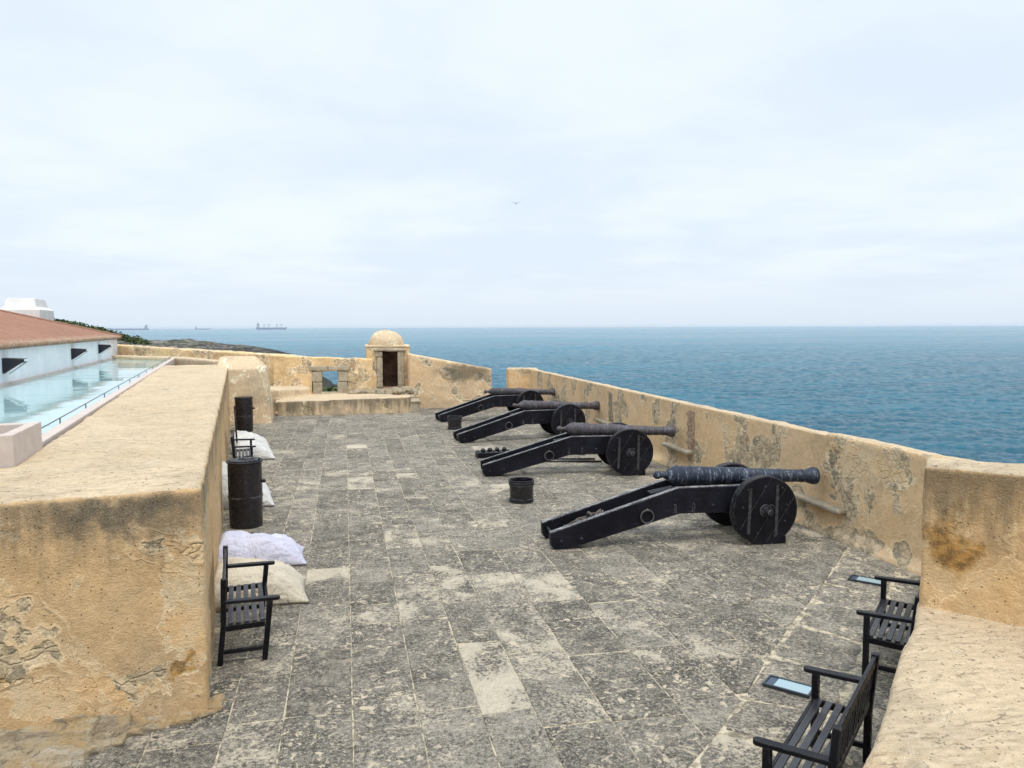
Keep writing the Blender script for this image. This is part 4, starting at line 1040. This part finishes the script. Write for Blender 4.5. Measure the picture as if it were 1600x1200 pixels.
# ------------------------------------------------------------------ tall barrels
def make_barrel(loc, label, hh, r, ring):
    root = empty('barrel', loc); tag(root, label, 'barrel', 'tall black barrels along the thick wall')
    bm = B(); lathe(bm, [(0, 0), (0, r * .97), (hh * .5, r), (hh, r), (hh, r - .02), (hh - .02, r - .03), (hh - .02, 0)], ZUP, 60, False)
    for v in bm.verts:
        a = math.atan2(v.co.y, v.co.x); k = 1 - .0025 * (math.cos(a * 20) < -.8); v.co.x *= k; v.co.y *= k
    autosmooth(obj('barrel_body', bm, M['staves'], root), 30)
    for z in (hh * .46,):
        bm = B(); lathe(bm, [(z - .014, r - .004), (z - .012, r + .007), (z + .012, r + .007), (z + .014, r - .004)], ZUP, 60, False); autosmooth(obj('hoop', bm, M['iron_dark'], root), 30)
    bm = B()
    for k in range(7):
        x = -r + .05 + (2 * r - .1) * (k + .5) / 7; hw = math.sqrt(max(.001, (r - .012) ** 2 - x * x)); box(bm, (x, 0, hh + .012), ((2 * r - .1) / 7 - .008, hw * 2 - .03, .024))
    ld = obj('lid', bm, M['bench_wood'], root, bevel=.004)
    bm = B(); tube(bm, [(r * 1.03 * math.cos(a), r * 1.03 * math.sin(a), hh - .004) for a in [i * math.pi / 24 for i in range(48)]], .016, 8, closed=True); obj('rim', bm, M['iron_dark'], root, smooth=True)
    if ring:
        bm = B(); tube(bm, [(.06 + .085 * math.cos(a), .03 + .085 * math.sin(a), hh + .04 + .02 * math.sin(a)) for a in [i * math.pi / 12 for i in range(24)]], .011, 8, closed=True); obj('ring', bm, M['iron_dark'], ld, smooth=True)
        bm = B(); bar(bm, (-.1, .03, hh + .03), (.0, .03, hh + .03), .04, .015); obj('hasp', bm, M['iron_dark'], ld)
    bm = B(); bmesh.ops.create_uvsphere(bm, u_segments=10, v_segments=8, radius=.035, matrix=Matrix.Translation((r + .03, -.02, hh * .68))); obj('knob', bm, M['iron_dark'], root, smooth=True)
make_barrel((-1.74, 13.95, .004), 'tall black barrel with ring lid standing behind the lavender cushion', 1.15, .285, True)
bm = B(); tube(bm, [(-2.86, 21.6, .004), (-2.93, 21.75, 1.36)], .022, 10); o = obj('post', bm, M['bench_wood'], None, smooth=True); tag(o, 'thin black post leaning on the thick wall just left of the far barrel', 'post')
make_barrel((-3.33, 26.95, .004), 'tall black barrel standing far off in front of the buttress', 1.13, .285, False)

# ------------------------------------------------------------------ benches
def make_bench(loc, rz, label, L=1.32, lean=0., back=-.04, D=.46):
    """faces local +x; length along local y; lean moves things forward with height"""
    root = empty('bench', loc, rz); tag(root, label, 'bench', 'black slatted benches on the terrace')
    W_ = M['bench_wood']; sh = .42; ah = .64; bh = .9; h2 = L / 2
    X = lambda x, z: x + lean * z
    for s in (1, -1):
        y = s * (h2 - .03)
        bm = B(); bar(bm, (X(D / 2 - .04, 0), y, .004), (X(D / 2 - .04, ah), y, ah - .012), .055, .065, (0, 1, 0)); obj('leg', bm, W_, root, bevel=.006)
        bm = B(); bar(bm, (X(-D / 2 + .02, 0), y, .004), (X(-D / 2 + .02, sh), y, sh), .055, .065, (0, 1, 0)); bar(bm, (X(-D / 2 + .02, sh) , y, sh - .01), (X(-D / 2 + .02 + back, bh), y, bh), .055, .065, (0, 1, 0))
        obj('leg', bm, W_, root, bevel=.006)
        bm = B()
        x0 = X(-D / 2 + .02 + back * .5, ah); x1 = X(D / 2 + .06, ah); w2 = .037
        pts = [(x0, -w2), (x1 - .03, -w2), (x1 - .008, -w2 * .6), (x1, 0), (x1 - .008, w2 * .6), (x1 - .03, w2), (x0, w2)]
        a = [bm.verts.new((px_, y + py_, ah - .013 + (.012 if i in (0, 6) else 0))) for i, (px_, py_) in enumerate(pts)]; b = [bm.verts.new((px_, y + py_, ah + .022 + (.012 if i in (0, 6) else 0))) for i, (px_, py_) in enumerate(pts)]
        bm.faces.new(a[::-1]); bm.faces.new(b)
        for i in range(7): bm.faces.new((a[i], a[(i + 1) % 7], b[(i + 1) % 7], b[i]))
        obj('armrest', bm, W_, root, bevel=.005)
        bm = B(); bar(bm, (X(-D / 2 + .04, .13), y, .13), (X(D / 2 - .07, .13), y, .13), .03, .045); obj('stretcher', bm, W_, root, bevel=.005)
        bm = B(); bar(bm, (X(-D / 2 + .04, sh - .04), y, sh - .045), (X(D / 2 - .07, sh - .04), y, sh - .035), .03, .06); obj('seat_rail', bm, W_, root, bevel=.005)
    bm = B()
    xs_ = [-.165, -.085, -.005, .075, .155]
    for x in xs_: bar(bm, (X(x, sh), -h2 + .045, sh - .005), (X(x, sh), h2 - .045, sh - .005), .052, .022)
    obj('seat', bm, M['bench_seat'], root, bevel=.004)
    bm = B(); bar(bm, (X(D / 2 - .03, sh), -h2 + .055, sh - .025), (X(D / 2 - .03, sh), h2 - .055, sh - .025), .025, .055); obj('front_rail', bm, W_, root, bevel=.004)
    bm = B()
    bx = lambda z: X(-D / 2 + .02, z) + back * (z - sh) / (bh - sh)
    bar(bm, (bx(.85), -h2 + .055, .85), (bx(.85), h2 - .055, .85), .026, .075); bar(bm, (bx(.51), -h2 + .055, .51), (bx(.51), h2 - .055, .51), .024, .05)
    n = 13
    for k in range(n):
        y = -h2 + .1 + (L - .2) * k / (n - 1); bar(bm, (bx(.525), y, .525), (bx(.82), y, .82), .014, .034, (0, 1, 0)) 
    obj('backrest', bm, W_, root, bevel=.003)
    return root
make_bench((-1.165, 8.79, .0), rad(7.2), 'black slatted bench against the thick wall beside the cream sack', lean=.11, D=.5)
make_bench((-2.47, 19.62, .0), rad(7.2), 'black slatted bench far along the thick wall among white sacks', L=1.3)
make_bench((3.36, 4.83, .0), rad(133), 'black slatted bench in the right foreground, seen from behind its back', L=1.4)
make_bench((5.53, 6.74, .0), rad(135), 'black slatted bench partly hidden by the tall ochre wall end', L=1.3)

# ------------------------------------------------------------------ sack cushions
def make_sack(loc, rz, a, b, h, seed, mat, label, lift=0., corner=.12, group='canvas sack cushions along the thick wall'):
    rnd = random.Random(seed); n = 48; bm = B(); top = {}; bot = {}
    sd = rnd.uniform(0, 50)
    for i in range(n + 1):
        for j in range(n + 1):
            u = i / n * 2 - 1; v = j / n * 2 - 1
            pu = 7. if u < 0 else 2.4; e = max(0., (1 - abs(u) ** pu)) ** .55 * (1.08 if u < 0 else 1.08 - .25 * u) * max(0., (1 - abs(v) ** 2.6)) ** .55
            # edges pulled in between the pinched corners
            x = u * (1 - corner * (1 - abs(u)) * 0 - corner * (1 - v * v) * abs(u) ** 3 * .6); y = v * (1 - corner * (1 - u * u) * abs(v) ** 3)
            px_, py_ = x * a / 2, y * b / 2
            q = Vector((px_ * 3.2 + sd, py_ * 3.2, sd)); wr = noise.noise(q) * .05 + noise.noise(q * 2.3) * .03
            # creases running in from the corners
            for su in (-1, 1):
                for sv in (-1, 1):
                    dx_, dy_ = u - su, v - sv; rr = math.hypot(dx_, dy_); an = math.atan2(dy_, dx_)
                    wr += .028 * math.exp(-rr * 1.5) * math.sin(an * 15 + sd + su) * min(1, rr * 3)
            z = h * e * (.93 + .1 * noise.noise(q * .6)) + wr * min(1, e * 1.6)
            lf = lift * max(0., (-u + .25) / 1.25) ** 1.5
            if 0 < i < n and 0 < j < n: top[i, j] = bm.verts.new((px_, py_, max(.03, z) + lf))
            else: top[i, j] = bm.verts.new((px_, py_, .035 + lf * .9 + .015 * noise.noise(q * 2)))
            bot[i, j] = top[i, j] if i in (0, n) or j in (0, n) else bm.verts.new((px_, py_, .006 + lf * .5 * 0))
    for i in range(n):
        for j in range(n):
            bm.faces.new((top[i, j], top[i + 1, j], top[i + 1, j + 1], top[i, j + 1])); bm.faces.new((bot[i, j], bot[i, j + 1], bot[i + 1, j + 1], bot[i + 1, j]))
    o = obj('sack_cushion', bm, mat, None, smooth=True); o.location = loc; o.rotation_euler.z = rz
    tag(o, label, 'cushion', group)
    return o
make_sack((-1.13, 10.2, .004), rad(5), 1.2, 1.02, .43, 1, M['cloth_cream'], 'cream canvas sack cushion lying just behind the left foreground bench', .12)
make_sack((-1.27, 11.75, .004), rad(5), 1.3, .9, .40, 2, M['cloth_lav'], 'pale lavender sack cushion lying in front of the near barrel', .1)
make_sack((-1.98, 15.9, .004), rad(8), 1.05, 1.3, .52, 3, M['cloth_white'], 'white sack cushion slumped against the wall just behind the near barrel', .5)
make_sack((-2.42, 21.35, .004), rad(8), 1.05, 1.0, .44, 4, M['cloth_white'], 'white sack cushion just behind the far left bench, the nearer of two', .05)
make_sack((-2.62, 22.55, .004), rad(5), 1.05, 1.05, .5, 5, M['cloth_white'], 'plump white sack cushion behind the far left bench, the one nearer the far barrel', .12)

# ------------------------------------------------------------------ ground lamps
for x, y, lab in ((4.1, 6.4, 'rectangular glass ground lamp in the paving beside the foreground bench'), (6.86, 8.93, 'rectangular glass ground lamp in the paving by the foot of the parapet')):
    root = empty('ground_lamp', (x, y, .006), rad(-49)); tag(root, lab, 'ground lamp', 'lamps set in the paving')
    bm = B()
    for c_, s_ in (((0, .105, .014), (.44, .02, .028)), ((0, -.105, .014), (.44, .02, .028)), ((.21, 0, .014), (.02, .19, .028)), ((-.21, 0, .014), (.02, .19, .028))): box(bm, c_, s_)
    obj('frame', bm, M['lampframe'], root, bevel=.003)
    bm = B(); box(bm, (.039, 0, .012), (.32, .186, .016)); obj('glass', bm, M['lampglass'], root)
    bm = B(); box(bm, (-.16, 0, .011), (.075, .186, .016)); obj('cover_plate', bm, M['lampdark'], root)

# ------------------------------------------------------------------ ships and gulls
M['ship'] = mat_plain('ship_hull', (.30, .33, .42), (.32, .35, .43), .02, .7)
M['shipw'] = mat_plain('ship_upperworks', (.5, .52, .56), (.45, .47, .52), .02, .7)
def make_ship(px, dist, length, label, cranes, flip=False, zs=1.):
    dx, dy = pxdir(px); root = empty('cargo_ship', (dx * dist, dy * dist, SEA), -math.atan2(dx, dy)); tag(root, label, 'ship', 'cargo ships on the horizon')
    L = length; k = L / 200; s = -1 if flip else 1
    bm = B(); prof = [(-.5, 0), (.48, 0), (.5, 18), (.46, 17.), (.44, 14), (-.42, 14), (-.44, 17), (-.5, 17)]
    slab_xz(bm, [(x * L * s, (z * k + .0) * zs - 1) for x, z in prof], -14 * k, 14 * k); obj('hull', bm, M['ship'], root)
    bm = B(); box(bm, (-.43 * L * s, 0, 25 * k * zs), (.08 * L, 22 * k, 24 * k * zs)); box(bm, (-.43 * L * s, 0, 39 * k * zs), (.05 * L, 26 * k, 5 * k)); box(bm, (-.46 * L * s, 0, 42 * k * zs), (.02 * L, 8 * k, 14 * k)); obj('deckhouse', bm, M['shipw'], root)
    for c_ in cranes:
        bm = B(); box(bm, (c_ * L * s, 0, 26 * k), (5 * k, 5 * k, 26 * k)); bar(bm, (c_ * L * s, 0, 36 * k), ((c_ + .07) * L * s, 0, 30 * k), 2.5 * k, 3 * k); obj('deck_crane', bm, M['shipw'], root)
make_ship(424.5, 7000, 255, 'grey cargo ship with four deck cranes, largest on the horizon', (-.24, -.1, .17, .31))
make_ship(317, 9000, 155, 'small grey cargo ship between the headland bushes and the largest ship', ())
make_ship(202, 8000, 330, 'long low grey tanker just above the headland bushes at far left', (), flip=True, zs=.6)

M['gull'] = mat_plain('gull_feathers', (.2, .21, .24), (.3, .31, .33), 8, .8)
def make_gull(px, py, dist, span, label):
    a = (px - 800) / F; b = -(py - 600) / F; d = cf + r2 * a + u2 * b; p = Vector((0, 0, H)) + d * dist
    root = empty('seagull', p, -YAW + rad(12)); tag(root, label, 'seagull', 'gulls over the sea')
    bm = B(); k = span / 1.2
    tube(bm, [Vector(q) * k for q in ((0, -.28, 0), (0, -.2, .01), (0, -.08, 0), (0, .06, 0), (0, .17, .02), (0, .24, .035), (0, .3, .03), (0, .35, .02))], [.01 * k, .035 * k, .06 * k, .065 * k, .045 * k, .04 * k, .03 * k, .004 * k], 10)
    obj('body', bm, M['gull'], root, smooth=True)
    for s, up in ((1, 1.25), (-1, .75)):
        bm = B(); rows = []
        for x, z, yf, yb in ((.03, .02, .11, -.08), (.18, .08, .13, -.06), (.32, .125, .12, -.05), (.46, .17, .07, -.06), (.6, .24, -.02, -.06)):
            rows.append([bm.verts.new(Vector((s * x, y_, z * up + dz)) * k) for y_, dz in ((yf, .008), ((yf + yb) / 2, .018), (yb, .004), ((yf + yb) / 2, -.006))])
        for A_, C_ in zip(rows, rows[1:]):
            for q in range(4): bm.faces.new((A_[q], A_[(q + 1) % 4], C_[(q + 1) % 4], C_[q]))
        bm.faces.new(rows[0][::-1]); bm.faces.new(rows[-1]); obj('wing', bm, M['gull'], root, smooth=True)
make_gull(807, 318, 95, 1.12, 'grey gull gliding with raised wings in the open sky above the terrace')
make_gull(430, 469, 260, 1.0, 'tiny far gull low in the sky above the largest ship')

# ------------------------------------------------------------------ sea haze
bm = B(); box(bm, (0, 0, 7.), (52000, 52000, 49)); hz_ = obj('haze', bm, [], None); tag(hz_, 'thin bluish sea haze', kind='stuff')
hm = bpy.data.materials.new('haze_air'); hm.use_nodes = True; hn = hm.node_tree; hn.nodes.clear()
ho = hn.nodes.new('ShaderNodeOutputMaterial'); hv = hn.nodes.new('ShaderNodeVolumePrincipled'); hn.links.new(hv.outputs[0], ho.inputs['Volume'])
hv.inputs['Color'].default_value = (.72, .84, 1, 1); hv.inputs['Density'].default_value = 1.9e-5
hz_.data.materials.append(hm)
